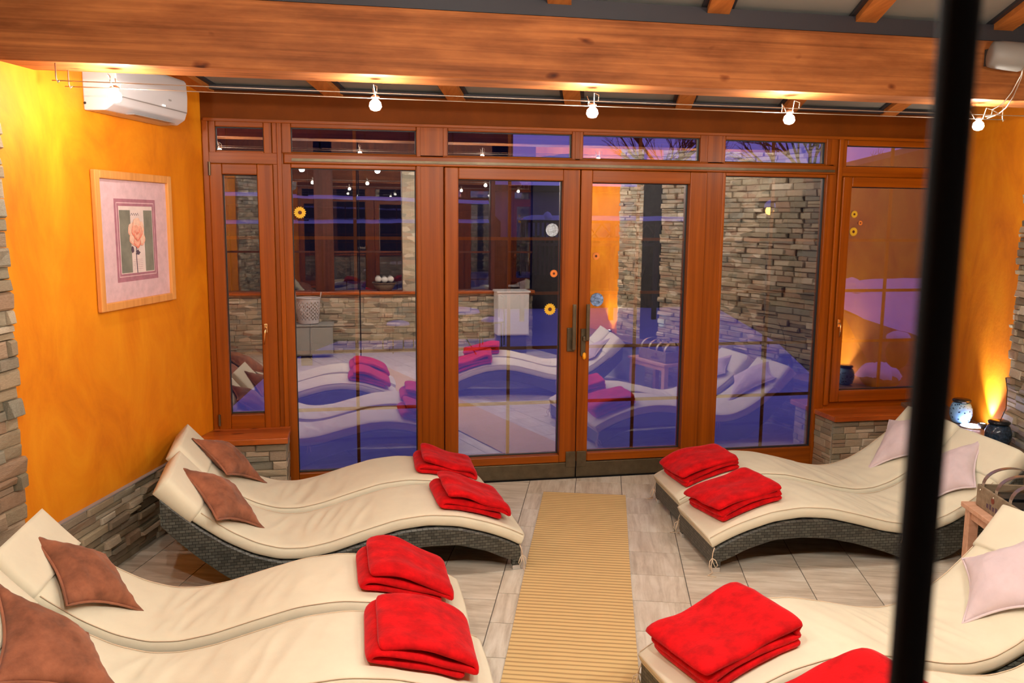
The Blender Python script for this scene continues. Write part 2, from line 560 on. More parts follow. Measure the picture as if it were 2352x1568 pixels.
def UV(u, v, z=0.0):
    p = UD * u + VD * v; return np.array([p[0], p[1], z])


poly = [wl_(-2, 0), wl_(9, 0), wl_(9, 0, 0, RC0), wl_(-2.5, 0, 0, RC0)]
poly = clip(clip(poly, D + .05, True), YB, False)
fb = MB(); n = len(poly)
fb.add([(p[0], p[1], -.08) for p in poly] + [(p[0], p[1], -.004) for p in poly],
       [tuple(range(n))[::-1], tuple(range(n, 2 * n))] + [(i, (i + 1) % n, n + (i + 1) % n, n + i) for i in range(n)])
floor = fb.build('floor', 'grout', kind='structure')


def tile(u0, u1, v0, v1, grain_v):
    g = .003
    P = [UV(u0 + g, v0 + g), UV(u0 + g, v1 - g), UV(u1 - g, v1 - g), UV(u1 - g, v0 + g)]
    P = clip(clip(P, D - .06, True), YB, False)
    if len(P) < 3: return
    c = sum(P) / len(P); a = (-TH if grain_v else math.pi / 2 - TH)
    ca, sa = math.cos(-a), math.sin(-a)
    L = [((p - c)[0] * ca - (p - c)[1] * sa, (p - c)[0] * sa + (p - c)[1] * ca) for p in P]
    n = len(L); me = bpy.data.meshes.new('tile')
    me.from_pydata([(x, y, -.006) for x, y in L] + [(x, y, 0) for x, y in L], [],
                   [tuple(range(n)), tuple(range(n, 2 * n))[::-1]] + [(i, n + i, n + (i + 1) % n, (i + 1) % n) for i in range(n)])
    bm = bmesh.new(); bm.from_mesh(me); bmesh.ops.recalc_face_normals(bm, faces=bm.faces); bm.to_mesh(me); bm.free()
    me.materials.append(MATS['wood_look_tile'])
    o = bpy.data.objects.new('tile', me); link(o); o.parent = floor; o.matrix_parent_inverse = base_mat(floor).inverted()
    o.matrix_basis = Matrix.Translation((c[0], c[1], 0)) @ Matrix.Rotation(a, 4, 'Z')


vl = float(LC0 @ VD); vr = float(RC0 @ VD)          # side walls in across-room coordinate
uu = 7.42
while uu > -.4:
    for v0, v1 in ((-.578, -.19), (-.19, .19), (.19, .548)):
        tile(uu - .376, uu, v0, v1, False)
    uu -= .376
for side in (0, 1):
    v = -.578 if side == 0 else .548
    while (v > vl + .02) if side == 0 else (v < vr - .02):
        v2 = max(v - .382, vl) if side == 0 else min(v + .372, vr)
        u = 8.44 - .75
        while u > -2.2:
            if (UV(u, v)[1] > YB or UV(u, v2)[1] > YB): tile(u - .75, u, min(v, v2), max(v, v2), True)
            u -= .75
        v = v2

HT = 3.15
# left wall
SL = (D - YB) / math.cos(TH)
wz = lambda s: ceil_z(wl_(s)[1]) + .15


def side_wall(name, base, out_sg, mat, s0, s1, thick=.2, z0=0.0):
    mb = MB(); a = base - UD * s0; b2 = base - UD * s1; o = -VD * thick * out_sg
    za, zb = ceil_z(a[1]) + .12, ceil_z(b2[1]) + .12
    P = [a, b2, b2 + o, a + o]
    mb.hexa([(p[0], p[1], z0) for p in P] + [(P[0][0], P[0][1], za), (P[1][0], P[1][1], zb), (P[2][0], P[2][1], zb), (P[3][0], P[3][1], za)])
    return mb.build(name, mat, kind='structure')


wall_left = side_wall('wall_left', LC0, 1, 'orange_plaster', -.05, SL)
stones(wall_left, wl_(2.29, 0.0), UD, VD, 1.93, 0.0, .475, 11, cap=170, depth=(.008, .055))
# thin pale edging strip on top of the low stone band
MB().obox(wl_(2.20, 0, .475), UD * 2.2, VD * .03, (0, 0, .008)).build('edging', 'lip_grey', wall_left)
stones(wall_left, wl_(3.6, 0.0), UD, VD, 1.30, 0.0, 3.45, 12, cap=118, rowh=(.06, .10), ln=(.16, .40), depth=(.03, .07), keep=lambda t: -t[0])

wall_right = side_wall('wall_right', RC0, -1, 'orange_plaster', -.05, SL)
stones(wall_right, wl_(4.16, 0, 0, RC0), UD, -VD, 2.74, .0, 3.7, 21, cap=285, rowh=(.045, .075), ln=(.12, .34), depth=(.02, .06), keep=lambda t: -t[0] - t[2])
MB().obox(wl_(4.56, 0, 0, RC0), UD * .40, -VD * .03, (0, 0, 2.9)).build('dark_panel', 'dark_room', wall_right)  # flat near-black panel for the dark gap between the stones
MB().obox(wl_(7.6, 0, 0, RC0), UD * 1.45, -VD * .03, (0, 0, 3.2)).build('dark_panel', 'dark_room', wall_right)  # added dark panel, blackens the mirrored end of the orange wall
stones(wall_right, wl_(5.12, 0, 0, RC0), UD, -VD, .56, .0, 3.9, 22, joined=True)

# ledge along the right wall
led = MB().obox(wl_(5.9, .0, 0, RC0, -1), UD * 5.9, -VD * .34, (0, 0, .50)).build('trim_1', 'grey_paint', kind='structure')
stones(led, wl_(4.0, .34, 0, RC0, -1), UD, -VD, 3.9, .0, .50, 31, cap=60, ln=(.14, .34), depth=(.008, .02), keep=lambda t: -t[0])
MB().obox(wl_(5.9, .0, .50, RC0, -1), UD * 5.9, -VD * .375, (0, 0, .05)).build('ledge_board', 'ledge_top', led, bevel=.006)

# back wall: low stone base, sill, wooden posts and glass over an added dark box
back = box('wall_back', -3.6, 3.6, YB - .25, YB, 0, .95, 'grey_paint', kind='structure')
stones(back, (3.4, YB, 0), (-1, 0, 0), (0, 1, 0), 6.8, 0, .95, 41, joined=True, rowh=(.05, .11), ln=(.12, .36))
box('sill_board', -3.6, 3.6, YB - .25, YB + .10, .95, 1.0, 'sill_wood', back, .008)
for x0, x1 in ((-3.4, -3.1), (-.42, -.12), (2.45, 2.75)):
    box('post', x0, x1, YB - .2, YB + .02, 1.0, 4.1, 'dark_frame_wood', back, .008)
box('head_rail', -3.6, 3.6, YB - .2, YB + .02, 3.2, 4.1, 'dark_frame_wood', back)
box('mid_rail', -3.3, 3.3, YB - .1, YB - .06, 1.62, 1.65, 'dark_frame_wood', back)
box('stone_column', .98, 1.26, YB - .15, YB + .05, 1.0, 3.2, 'split_stone_joined', back)
wb = empty('window_9', (0, YB - .1, 1.0), kind='structure')
for x0, x1 in ((-3.1, -.42), (-.12, .98), (1.26, 2.45), (2.75, 3.4)):
    box('glass_pane', x0, x1, YB - .09, YB - .08, 1.0, 3.2, 'glazing', wb)
dk = MB()
dk.box(-3.6, 3.6, -2.3, -2.2, 0, 4.2).box(-3.7, -3.6, -2.2, YB - .2, 0, 4.2).box(3.6, 3.7, -2.2, YB - .2, 0, 4.2).box(-3.6, 3.6, -2.2, YB - .2, 4.15, 4.25).box(-3.6, 3.6, -2.2, YB - .25, -.05, 0)
dk.build('wall_blackout', 'dark_room', kind='structure')  # added dark enclosure, keeps the sky out of the rear panes

# ceiling: panels between sloping rafters
ce = MB()
cp = []
for (s0, b_) in ((-.35, LC0), (7.75, LC0), (7.75, RC0), (-.35, RC0)):
    p = wl_(s0, 0, 0, b_); p = p + VD * (-.25 if b_ is LC0 else .25); cp.append((p[0], p[1], ceil_z(p[1]) + .055))
ceiling = ce.hexa([tuple(p) for p in cp] + [(p[0], p[1], p[2] + .05) for p in cp]).build('ceiling', 'ceiling_panel', kind='structure')
xw = -2.84 + .0
k = -2
for k in range(-1, 8):
    xc = -.02 + .945 * k
    o_ = np.array([xc - .065, D + .0, 0]); mb = MB()
    P = []
    for s in (-.05, 7.6):
        for dv in (0, .13):
            p = o_ - UD * s + VD * dv; P.append(p)
    q = [P[0], P[1], P[3], P[2]]
    if q[2][0] > 5.5 and False: continue
    # keep only the stretch inside the room
    sm = 7.6
    def inside(p): return (p - LC0) @ VD > -.05 and (p - RC0) @ VD < .05
    if not inside(o_): continue
    mb.hexa([(p[0], p[1], ceil_z(p[1])) for p in q] + [(p[0], p[1], ceil_z(p[1]) + .06) for p in q])
    mb.build('rafter', 'rafter_wood', ceiling)
    for dv in (-.028, .13):
        mb = MB(); q2 = []
        for s, e in ((-.05, 0), (-.05, .028), (7.6, .028), (7.6, 0)):
            q2.append(o_ - UD * s + VD * (dv + e))
        mb.hexa([(p[0], p[1], ceil_z(p[1]) + .035) for p in q2] + [(p[0], p[1], ceil_z(p[1]) + .06) for p in q2])
        mb.build('seal_strip', 'seal_strip', ceiling)
box('gap_shade_strip', -1.8, 5.6, 4.84, 5.06, 3.315, 3.41, 'seal_strip', ceiling)  # dark strip filling the gap over the beam, in place of its shade
MB().obox((-1.0, 6.82, 3.125), (6.45, 0, 0), (0, .1, 0), (0, 0, .03)).build('edge_strip', 'seal_strip', ceiling)

# main beam
xl = wl_((D - 4.8) / math.cos(TH))[0] - .15; xr = wl_((D - 4.8) / math.cos(TH), 0, 0, RC0)[0] + .15
beam = box('trim_2', xl, xr, 4.8, 5.10, 2.955, 3.305, 'beam_wood', kind='structure', bevel=.006)
b3 = box('trim_3', -2.9, 4.1, 1.35, 1.6, 3.35, 3.75, 'beam_wood', kind='structure', bevel=.006)

# ------------------------------------------------------------------ window wall
Y0, Y1 = D - .04, D + .06        # frame depth
wall_front = empty('wall_front', (2.2, D, 2.9), kind='structure')
box('header', -1.02, 5.5, Y0 - .01, Y1 + .05, 2.905, 3.15, 'header_wood', wall_front)
box('header_moulding', -1.0, 5.45, Y0 - .025, Y0 - .01, 2.90, 2.925, 'frame_wood_h', wall_front, .004)
box('cross_rail', -.42, 4.22, Y0 - .03, Y0, 2.60, 2.675, 'frame_wood_h', wall_front, .008)
box('rail_track', -.36, 4.20, Y0 - .05, Y0 - .03, 2.618, 2.638, 'bronze', wall_front)
for nm, x0, x1, z0 in (('mullion', -1.01, -.965, .53), ('mullion', -.505, -.42, .53), ('mullion', -.47, -.435, .53), ('mullion', .60, .81, 0), ('mullion', 3.04, 3.19, 0), ('mullion', 4.165, 4.25, .02), ('mullion', 4.25, 4.295, .55), ('mullion', 5.38, 5.50, .55)):
    dd = .0 if x1 - x0 > .05 else .018
    box(nm, x0, x1, Y0 - dd, Y1, z0, 2.91, 'frame_wood_v', wall_front, .006)
box('mullion', .595, .625, Y0 - .015, Y0, 0, 2.91, 'frame_wood_v', wall_front, .004)
box('mullion', 1.885, 1.93, Y0, Y1, 2.62, 2.91, 'frame_wood_v', wall_front, .004)
box('transom_rail', -1.0, -.42, Y0 - .004, Y1, 2.59, 2.68, 'frame_wood_h', wall_front, .006)
box('transom_rail', -.42, 4.22, Y0, Y1, 2.60, 2.69, 'frame_wood_h', wall_front, .006)
box('transom_rail', 4.25, 5.45, Y0 - .004, Y1, 2.585, 2.67, 'frame_wood_h', wall_front, .006)
box('bottom_rail', -1.0, -.42, Y0, Y1, .50, .545, 'frame_wood_h', wall_front, .004)
box('bottom_rail', 4.25, 5.45, Y0, Y1, .50, .58, 'frame_wood_h', wall_front, .004)
box('lower_wall', -1.02, -.43, Y0 + .02, Y1 + .1, 0, .50, 'grey_paint', wall_front)
box('lower_wall', 4.20, 5.52, Y0 + .02, Y1 + .1, 0, .50, 'grey_paint', wall_front)


def pane_frame(root, gx0, gx1, gz0, gz1, wl, wr, wb_, wt, y0=Y0 - .005, y1=Y1, bev=.007):
    """four frame members around a glass rectangle"""
    box('stile', gx0 - wl, gx0, y0, y1, gz0 - wb_, gz1 + wt, 'frame_wood_v', root, bev)
    box('stile', gx1, gx1 + wr, y0, y1, gz0 - wb_, gz1 + wt, 'frame_wood_v', root, bev)
    box('rail', gx0, gx1, y0, y1, gz0 - wb_, gz0, 'frame_wood_h', root, bev)
    box('rail', gx0, gx1, y0, y1, gz1, gz1 + wt, 'frame_wood_h', root, bev)
    # rubber seals and glass bead
    g = MB()
    t = .006
    g.box(gx0, gx0 + t, D - .012, D + .02, gz0, gz1).box(gx1 - t, gx1, D - .012, D + .02, gz0, gz1)
    g.box(gx0 + t, gx1 - t, D - .012, D + .02, gz0, gz0 + t).box(gx0 + t, gx1 - t, D - .012, D + .02, gz1 - t, gz1)
    g.build('glazing_seal', 'rubber', root)
    box('glass_pane', gx0 + .001, gx1 - .001, D, D + .006, gz0 + .001, gz1 - .001, 'glazing', root)


ROWS = (2.034, 1.583, 1.124, .652)


def muntins(root, gx0, gx1, gz0, gz1, cols=1, rows=ROWS, mat='bar_wood'):
    for c in range(cols):
        xc = gx0 + (gx1 - gx0) * (c + 1) / (cols + 1)
        box('glazing_bar', xc - .013, xc + .013, D + .007, D + .022, gz0, gz1, 'bar_wood', root)
    for z in rows:
        if gz0 + .05 < z < gz1:
            box('glazing_bar', gx0, gx1, D + .0075, D + .0215, z - .013, z + .013, mat, root)


W_ = []
def win(n, x, z, **k):
    return empty('window_%d' % n, (x, D, z), kind='structure')


w1 = win(1, -.75, .53); pane_frame(w1, -.876, -.62, .651, 2.51, .09, .116, .115, .08, Y0 - .03); muntins(w1, -.876, -.62, .651, 2.51, 0)
w2 = win(2, -.74, 2.66); pane_frame(w2, -.916, -.567, 2.69, 2.864, .05, .06, .02, .045)
w3 = win(3, .1, .0); pane_frame(w3, -.37, .588, .146, 2.568, .07, .02, .146, .034); muntins(w3, -.37, .588, .146, 2.568, 1)
w4 = win(4, .1, 2.66); pane_frame(w4, -.364, .592, 2.69, 2.872, .07, .02, .012, .035); muntins(w4, -.364, .592, 2.69, 2.872, 1, ())
d1 = empty('door_1', (1.37, D, 0), kind='structure'); pane_frame(d1, .924, 1.786, .208, 2.505, .11, .142, .068, .092, Y0 - .03); muntins(d1, .924, 1.786, .208, 2.505, 1)
w5 = win(5, 1.35, 2.66); pane_frame(w5, .842, 1.86, 2.69, 2.878, .04, .03, .012, .03); muntins(w5, .842, 1.86, 2.69, 2.878, 1, ())
d2 = empty('door_2', (2.47, D, 0), kind='structure'); pane_frame(d2, 2.033, 2.886, .213, 2.497, .097, .15, .07, .10, Y0 - .03); muntins(d2, 2.033, 2.886, .213, 2.497, 1)
w6 = win(6, 2.46, 2.66); pane_frame(w6, 1.954, 2.973, 2.69, 2.878, .03, .07, .012, .03); muntins(w6, 1.954, 2.973, 2.69, 2.878, 1, ())
w7 = win(7, 3.7, 0); pane_frame(w7, 3.215, 4.152, .17, 2.572, .03, .03, .17, .03); muntins(w7, 3.215, 4.152, .17, 2.572, 1)
w8 = win(8, 3.7, 2.66); pane_frame(w8, 3.20, 4.135, 2.69, 2.872, .03, .05, .012, .035); muntins(w8, 3.20, 4.135, 2.69, 2.872, 1, ())
w10 = win(10, 4.85, .57); pane_frame(w10, 4.385, 5.27, .68, 2.498, .085, .085, .10, .085, Y0 - .03); muntins(w10, 4.385, 5.27, .68, 2.498, 1)
w11 = win(11, 4.8, 2.66); pane_frame(w11, 4.333, 5.30, 2.675, 2.852, .04, .08, .012, .05); muntins(w11, 4.333, 5.30, 2.675, 2.852, 1, ())

# door furniture
for dr, x0, x1, hx, sgn in ((d1, .815, 1.928, 1.862, 1), (d2, 1.938, 3.036, 1.985, -1)):
    box('kick_plate', x0, x1, Y0 - .035, Y1, .004, .138, 'bronze', dr, .004)
    box('corner_cover', (x1 - .085) if sgn > 0 else x0, x1 if sgn > 0 else x0 + .085, Y0 - .045, Y0 - .03, .10, .235, 'bronze', dr, .003)
    box('corner_cover', x0 if sgn > 0 else x1 - .05, x0 + .05 if sgn > 0 else x1, Y0 - .045, Y0 - .03, .12, .21, 'bronze', dr, .003)
hp = MB().box(1.835, 1.90, Y0 - .05, Y0 - .03, 1.10, 1.30)
hp.build('handle_plate', 'bronze', d1, bevel=.004)
MB().box(1.868, 1.898, Y0 - .10, Y0 - .075, 1.12, 1.50).box(1.872, 1.894, Y0 - .08, Y0 - .045, 1.14, 1.18).build('pull_handle', 'bronze', d1, bevel=.004)
box('handle_plate', 1.955, 1.995, Y0 - .05, Y0 - .03, 1.06, 1.29, 'bronze', d2, .004)
MB().box(1.985, 2.014, Y0 - .10, Y0 - .075, 1.20, 1.50).box(1.965, 2.012, Y0 - .08, Y0 - .045, 1.19, 1.23).build('pull_handle', 'bronze', d2, bevel=.004)
MB().lathe((1.985, Y0 - .052, 1.03), [(.004, 0), (.014, .01), (.016, .03), (.014, .05), (.005, .06)], 12).build('key_tag', 'key_orange', d2, smooth=True, label='orange key tag')
box('threshold', .80, 3.06, Y0 - .05, Y1 + .03, 0.0, .01, 'black_metal', d1)
for nm, wn_, xc, zc in (('window_handle', w1, -.59, 1.335), ('window_handle', w10, 4.335, 1.30)):
    MB().tube([(xc, Y0 - .03, zc), (xc, Y0 - .065, zc), (xc - .004, Y0 - .075, zc - .02), (xc - .012, Y0 - .078, zc - .12)], [.009, .008, .008, .006], 8).build('handle', 'brass', wn_, smooth=True)
    box('handle_rose', xc - .014, xc + .014, Y0 - .042, Y0 - .03, zc - .035, zc + .035, 'brass', wn_, .004)
MB().tube([(-.962, Y0 - .04, 2.50), (-.962, Y0 - .04, 2.60)], .010, 8).build('hinge', 'bronze', w1)
MB().tube([(-.962, Y0 - .04, .57), (-.962, Y0 - .04, .66)], .010, 8).build('hinge', 'bronze', w1)

# piers with sills under the end windows
px = wl_((D - 6.6) / math.cos(TH))[0]
sill1 = MB().hexa([(wl_((D - 6.52) / math.cos(TH))[0], 6.52, .495), (-.425, 6.52, .495), (-.425, Y0, .495), (-1.0, Y0, .495),
                   (wl_((D - 6.52) / math.cos(TH))[0], 6.52, .54), (-.425, 6.52, .54), (-.425, Y0, .54), (-1.0, Y0, .54)])
pier1 = MB().hexa([(px, 6.58, 0), (-.45, 6.58, 0), (-.45, Y0 + .02, 0), (-1.01, Y0 + .02, 0), (px, 6.58, .495), (-.45, 6.58, .495), (-.45, Y0 + .02, .495), (-1.01, Y0 + .02, .495)]).build('trim_4', 'grey_paint', kind='structure')
sill1.build('sill_board', 'sill_wood', pier1, bevel=.005)
stones(pier1, (-.44, 6.58, 0), (-1, 0, 0), (0, -1, 0), -.44 - px - .01, 0, .49, 51, cap=60, rowh=(.04, .085), ln=(.1, .26))
stones(pier1, (-.45, 6.90, 0), (0, -1, 0), (1, 0, 0), .33, 0, .49, 52, cap=40, rowh=(.04, .085), ln=(.1, .26), depth=(.01, .02))
px2 = wl_((D - 6.62) / math.cos(TH), 0, 0, RC0)[0]
pier2 = MB().hexa([(4.19, 6.64, 0), (px2, 6.64, 0), (5.45, Y0 + .02, 0), (4.19, Y0 + .02, 0), (4.19, 6.64, .475), (px2, 6.64, .475), (5.45, Y0 + .02, .475), (4.19, Y0 + .02, .475)]).build('trim_5', 'grey_paint', kind='structure')
MB().hexa([(4.165, 6.57, .475), (px2 - .03, 6.57, .475), (5.44, Y0, .475), (4.165, Y0, .475), (4.165, 6.57, .52), (px2 - .03, 6.57, .52), (5.44, Y0, .52), (4.165, Y0, .52)]).build('sill_board', 'sill_wood', pier2, bevel=.005)
stones(pier2, (px2 - .33, 6.64, 0), (-1, 0, 0), (0, -1, 0), px2 - .33 - 4.19, 0, .47, 53, cap=110, rowh=(.035, .07), ln=(.08, .26), depth=(.01, .035))
stones(pier2, (4.19, Y0, 0), (0, -1, 0), (-1, 0, 0), Y0 - 6.64, 0, .47, 54, cap=40, rowh=(.035, .07), ln=(.08, .2), depth=(.006, .018))

# ------------------------------------------------------------------ loungers
PU = [-.02, 0, .1, .2, .38, .57, .75, .95, 1.14, 1.3, 1.45, 1.6, 1.75, 1.9, 2.0, 2.08, 2.14]
PZ = [.15, .165, .215, .255, .31, .332, .318, .268, .215, .19, .20, .25, .335, .45, .54, .62, .68]
GU = np.linspace(-.02, 2.13, 216); GZ = np.interp(GU, PU, PZ)
kk = np.hanning(17); kk /= kk.sum()
GZ = np.convolve(np.pad(GZ, 8, mode='reflect', reflect_type='odd'), kk, 'valid')
FU = [-.02, .1, .2, .38, .57, .75, .93, 1.14, 1.28, 1.36, 1.5, 1.62, 1.75, 1.9, 2.0, 2.08, 2.13]
FZ = [.045, .09, .14, .195, .205, .19, .15, .085, .03, .0, .0, .045, .13, .26, .36, .45, .50]
GF = np.convolve(np.pad(np.interp(GU, FU, FZ), 4, mode='edge'), np.hanning(9) / np.hanning(9).sum(), 'valid')
GF = np.maximum(GF, 0)
zc = lambda u: float(np.interp(u, GU, GZ))
dz = lambda u: (zc(u + .01) - zc(u - .01)) / .02
TC = .075


class Lounger:
    def __init__(s, x, y, a, side, W):
        s.o = np.array([x, y, 0.0]); a = rad(a); s.W = W
        s.d = np.array([math.cos(a), math.sin(a), 0]); s.w = np.array([math.sin(a), -math.cos(a), 0]) * (1 if side == 'L' else -1)

    def P(s, u, v, z): return s.o + s.d * u + s.w * v + np.array([0, 0, z])

    def surf(s, u, v, h):      # h above the cushion's underside, along its normal
        g = dz(u); l = math.hypot(1, g); return s.P(u - g / l * h, v, zc(u) + h / l)

    def top(s, u, v, h=0): return s.surf(u, v, TC + .008 + h)


def swept(L, us, ring, name, mat, parent, smooth=True, **t):
    """ring(u) -> list of (v, h)"""
    mb = MB(); R0 = [ring(u) for u in us]; n = len(R0[0])
    vs = [L.surf(u, v, h) for u, r in zip(us, R0) for v, h in r]; fs = []
    for i in range(len(us) - 1):
        for k in range(n): fs.append((i * n + k, i * n + (k + 1) % n, (i + 1) * n + (k + 1) % n, (i + 1) * n + k))
    fs.append(tuple(range(n))); fs.append(tuple((len(us) - 1) * n + k for k in range(n))[::-1])
    mb.add(vs, fs); return mb.build(name, mat, parent, smooth=smooth, **t)


def make_lounger(x, y, a, side, W, label, group, seed):
    L = Lounger(x, y, a, side, W)
    c = L.P(1.0, W / 2, 0)
    root = empty('sun_lounger', (c[0], c[1], 0), label, 'lounger', group)

    def ring(u, T=TC, w0=0.0, w1=W, wr=1.0, e=0.0):
        pts = [(w0 + .02, 0 - e), (w1 - .02, 0 - e), (w1 - .004, .008 - e), (w1, T * .35), (w1 - .003, T * .68), (w1 - .014, T * .9)]
        nt_ = 22
        for i in range(nt_ + 1):
            v = (w1 - .03) + (w0 + .03 - (w1 - .03)) * i / nt_
            f = i / nt_
            h = T + .012 * math.sin(math.pi * f) ** .5
            if wr:
                amt = .25 + 1.3 * math.exp(-((u - 1.25) / .38) ** 2)
                q = noise.noise(Vector((u * 9 + v * 3.0, v * 2.4, seed * 3.7)))
                h += amt * .011 * (-abs(q) * 2 + .5) * min(1, f * 6, (1 - f) * 6) * wr
                h += .004 * noise.noise(Vector((u * 2.5, v * 3, seed)))
            pts.append((v, h))
        pts += [(w0 + .014, T * .9), (w0 + .003, T * .68), (w0, T * .35), (w0 + .004, .008 - e)]
        return pts
    us = [-.015, -.012] + list(np.linspace(0, 2.09, 150)) + [2.095]
    def endr(u):
        if u < -.013: return [(v, min(h, TC * .8) * .9 + .006) for v, h in ring(u)]
        return ring(u)
    cu = swept(L, us, endr, 'cushion', 'cream_canvas', root)
    # pocket that folds over the head end
    hp_us = list(np.linspace(1.93, 2.12, 14))
    hs = swept(L, hp_us, lambda u: ring(u, TC + .012 + .02 * (u - 1.93) / .2, -.008, W + .008, .4, .012), 'head_pocket', 'cream_canvas', root)
    # piping seam along both long edges
    for v in (.012, W - .012):
        pth = [L.surf(u, v, TC * .93) for u in np.linspace(0, 1.92, 60)]
        MB().tube(pth, .0028, 5).build('seam', 'cream_cord', cu, smooth=True)
    # woven side bands
    for v0, v1 in ((-.005, .03), (W - .03, W + .005)):
        mb = MB(); us2 = np.linspace(-.015, 2.09, 90); vs = []; fs = []
        for u in us2:
            zt = zc(u) - .004; zb = min(float(np.interp(u, GU, GF)), zt - .02)
            for v, z in ((v0 + .006, zt), (v0, zt - .012), (v0, zb + .008), (v0 + .006, zb), (v1 - .006, zb), (v1, zb + .008), (v1, zt - .012), (v1 - .006, zt)):
                vs.append(L.P(u, v, z))
        n = 8
        for i in range(len(us2) - 1):
            for k in range(n): fs.append((i * n + k, i * n + (k + 1) % n, (i + 1) * n + (k + 1) % n, (i + 1) * n + k))
        fs += [tuple(range(n)), tuple((len(us2) - 1) * n + k for k in range(n))[::-1]]
        mb.add(vs, fs).build('side_band', 'wicker', root)
    # deck under the cushion
    mb = MB(); us2 = np.linspace(0, 2.08, 50); vs = []; fs = []
    for u in us2:
        for v, z in ((.03, zc(u) - .006), (W - .03, zc(u) - .006), (W - .03, zc(u) - .03), (.03, zc(u) - .03)): vs.append(L.P(u, v, z))
    for i in range(len(us2) - 1):
        for k in range(4): fs.append((i * 4 + k, i * 4 + (k + 1) % 4, (i + 1) * 4 + (k + 1) % 4, (i + 1) * 4 + k))
    fs += [(0, 1, 2, 3), tuple((len(us2) - 1) * 4 + k for k in range(4))[::-1]]
    mb.add(vs, fs).build('deck', 'wicker', root)
    MB().hexa([L.P(-.018, .0, .045), L.P(.012, .0, .045), L.P(.012, W, .045), L.P(-.018, W, .045), L.P(-.018, .0, .162), L.P(.012, .0, .162), L.P(.012, W, .162), L.P(-.018, W, .162)]).build('foot_panel', 'wicker', root)
    MB().hexa([L.P(2.06, .03, zc(2.06) - .14), L.P(2.085, .03, zc(2.06) - .14), L.P(2.085, W - .03, zc(2.06) - .14), L.P(2.06, W - .03, zc(2.06) - .14),
               L.P(2.06, .03, zc(2.06)), L.P(2.085, .03, zc(2.06)), L.P(2.085, W - .03, zc(2.06)), L.P(2.06, W - .03, zc(2.06))]).build('head_panel', 'wicker', root)
    for v in (0.0, W - .045):
        lg = MB().hexa([L.P(*q) for q in ((-.015, v, .028), (.035, v, .028), (.035, v + .045, .028), (-.015, v + .045, .028), (-.015, v, .08), (.035, v, .08), (.035, v + .045, .08), (-.015, v + .045, .08))]).build('leg', 'wicker', root)
        MB().hexa([L.P(*q) for q in ((-.017, v - .001, 0), (.034, v - .001, 0), (.034, v + .046, 0), (-.017, v + .046, 0), (-.017, v - .001, .03), (.034, v - .001, .03), (.034, v + .046, .03), (-.017, v + .046, .03))]).build('foot_pad', 'pad_metal', lg, bevel=.003)
    # tie cords with a bow at the foot corners, short ties at the waist
    rr = random.Random(seed)
    for v in (-.004, W + .004):
        sgn = -1 if v < 0 else 1
        mb = MB()
        def cp(*pts): return [L.P(p[0], v + sgn * p[1], p[2]) for p in pts]
        mb.tube(cp((-.01, 0, .165), (-.022, .006, .13), (-.026, .01, .10)), .0035, 5)
        mb.tube(cp((-.026, .01, .10), (-.045, .02, .085), (-.05, .025, .05), (-.04, .02, .03), (-.03, .012, .06), (-.026, .01, .10)), .003, 5)
        mb.tube(cp((-.026, .01, .10), (-.008, .024, .09), (.004, .03, .06), (-.006, .026, .04), (-.02, .014, .07), (-.026, .01, .10)), .003, 5)
        mb.tube(cp((-.026, .01, .10), (-.034, .02, .05), (-.03, .03, .012), (-.05 - .02 * rr.random(), .05, .0045), (-.02, .075, .0045)), .003, 5)
        mb.build('tie_cord', 'cream_cord', root, smooth=True)
        mb = MB()
        mb.tube([L.P(1.27, v + sgn * .004, .20), L.P(1.275, v + sgn * .008, .17), L.P(1.28, v + sgn * .006, .135)], .0035, 5)
        mb.tube([L.P(1.255, v + sgn * .004, .20), L.P(1.25, v + sgn * .009, .165), L.P(1.245, v + sgn * .006, .145)], .0035, 5)
        mb.build('tie_cord', 'cream_cord', root, smooth=True)
    return L


GL = 'wave loungers on the left'; GR = 'wave loungers on the right'
LA = make_lounger(.99, 5.80, 184, 'L', .64, 'cream cushioned wave lounger on the left, nearest the windows, beside the left sill', GL, 1)
LB = make_lounger(1.057, 5.06, 183.6, 'L', .64, 'cream wave lounger on the left with black woven side, second from the windows', GL, 2)
LC = make_lounger(.531, 3.90, 179, 'L', .615, 'cream wave lounger on the left, third from the windows, brown pillow fully in view', GL, 3)
LD = make_lounger(.55, 3.20, 179, 'L', .615, 'cream wave lounger at the bottom left edge, nearest the camera', GL, 4)
RA = make_lounger(2.365, 5.53, -4, 'R', .64, 'cream wave lounger on the right, nearest the windows, beside the stone pier', GR, 5)
RB = make_lounger(2.273, 4.80, -3.6, 'R', .64, 'cream wave lounger on the right showing its dark arched side, second from the windows', GR, 6)
RC = make_lounger(1.416, 2.948, 6.3, 'R', .60, 'cream wave lounger at the lower right, third from the windows, with a large red blanket', GR, 7)
RD = make_lounger(1.49, 2.27, 6.3, 'R', .60, 'cream wave lounger at the bottom right edge, mostly out of frame', GR, 8)


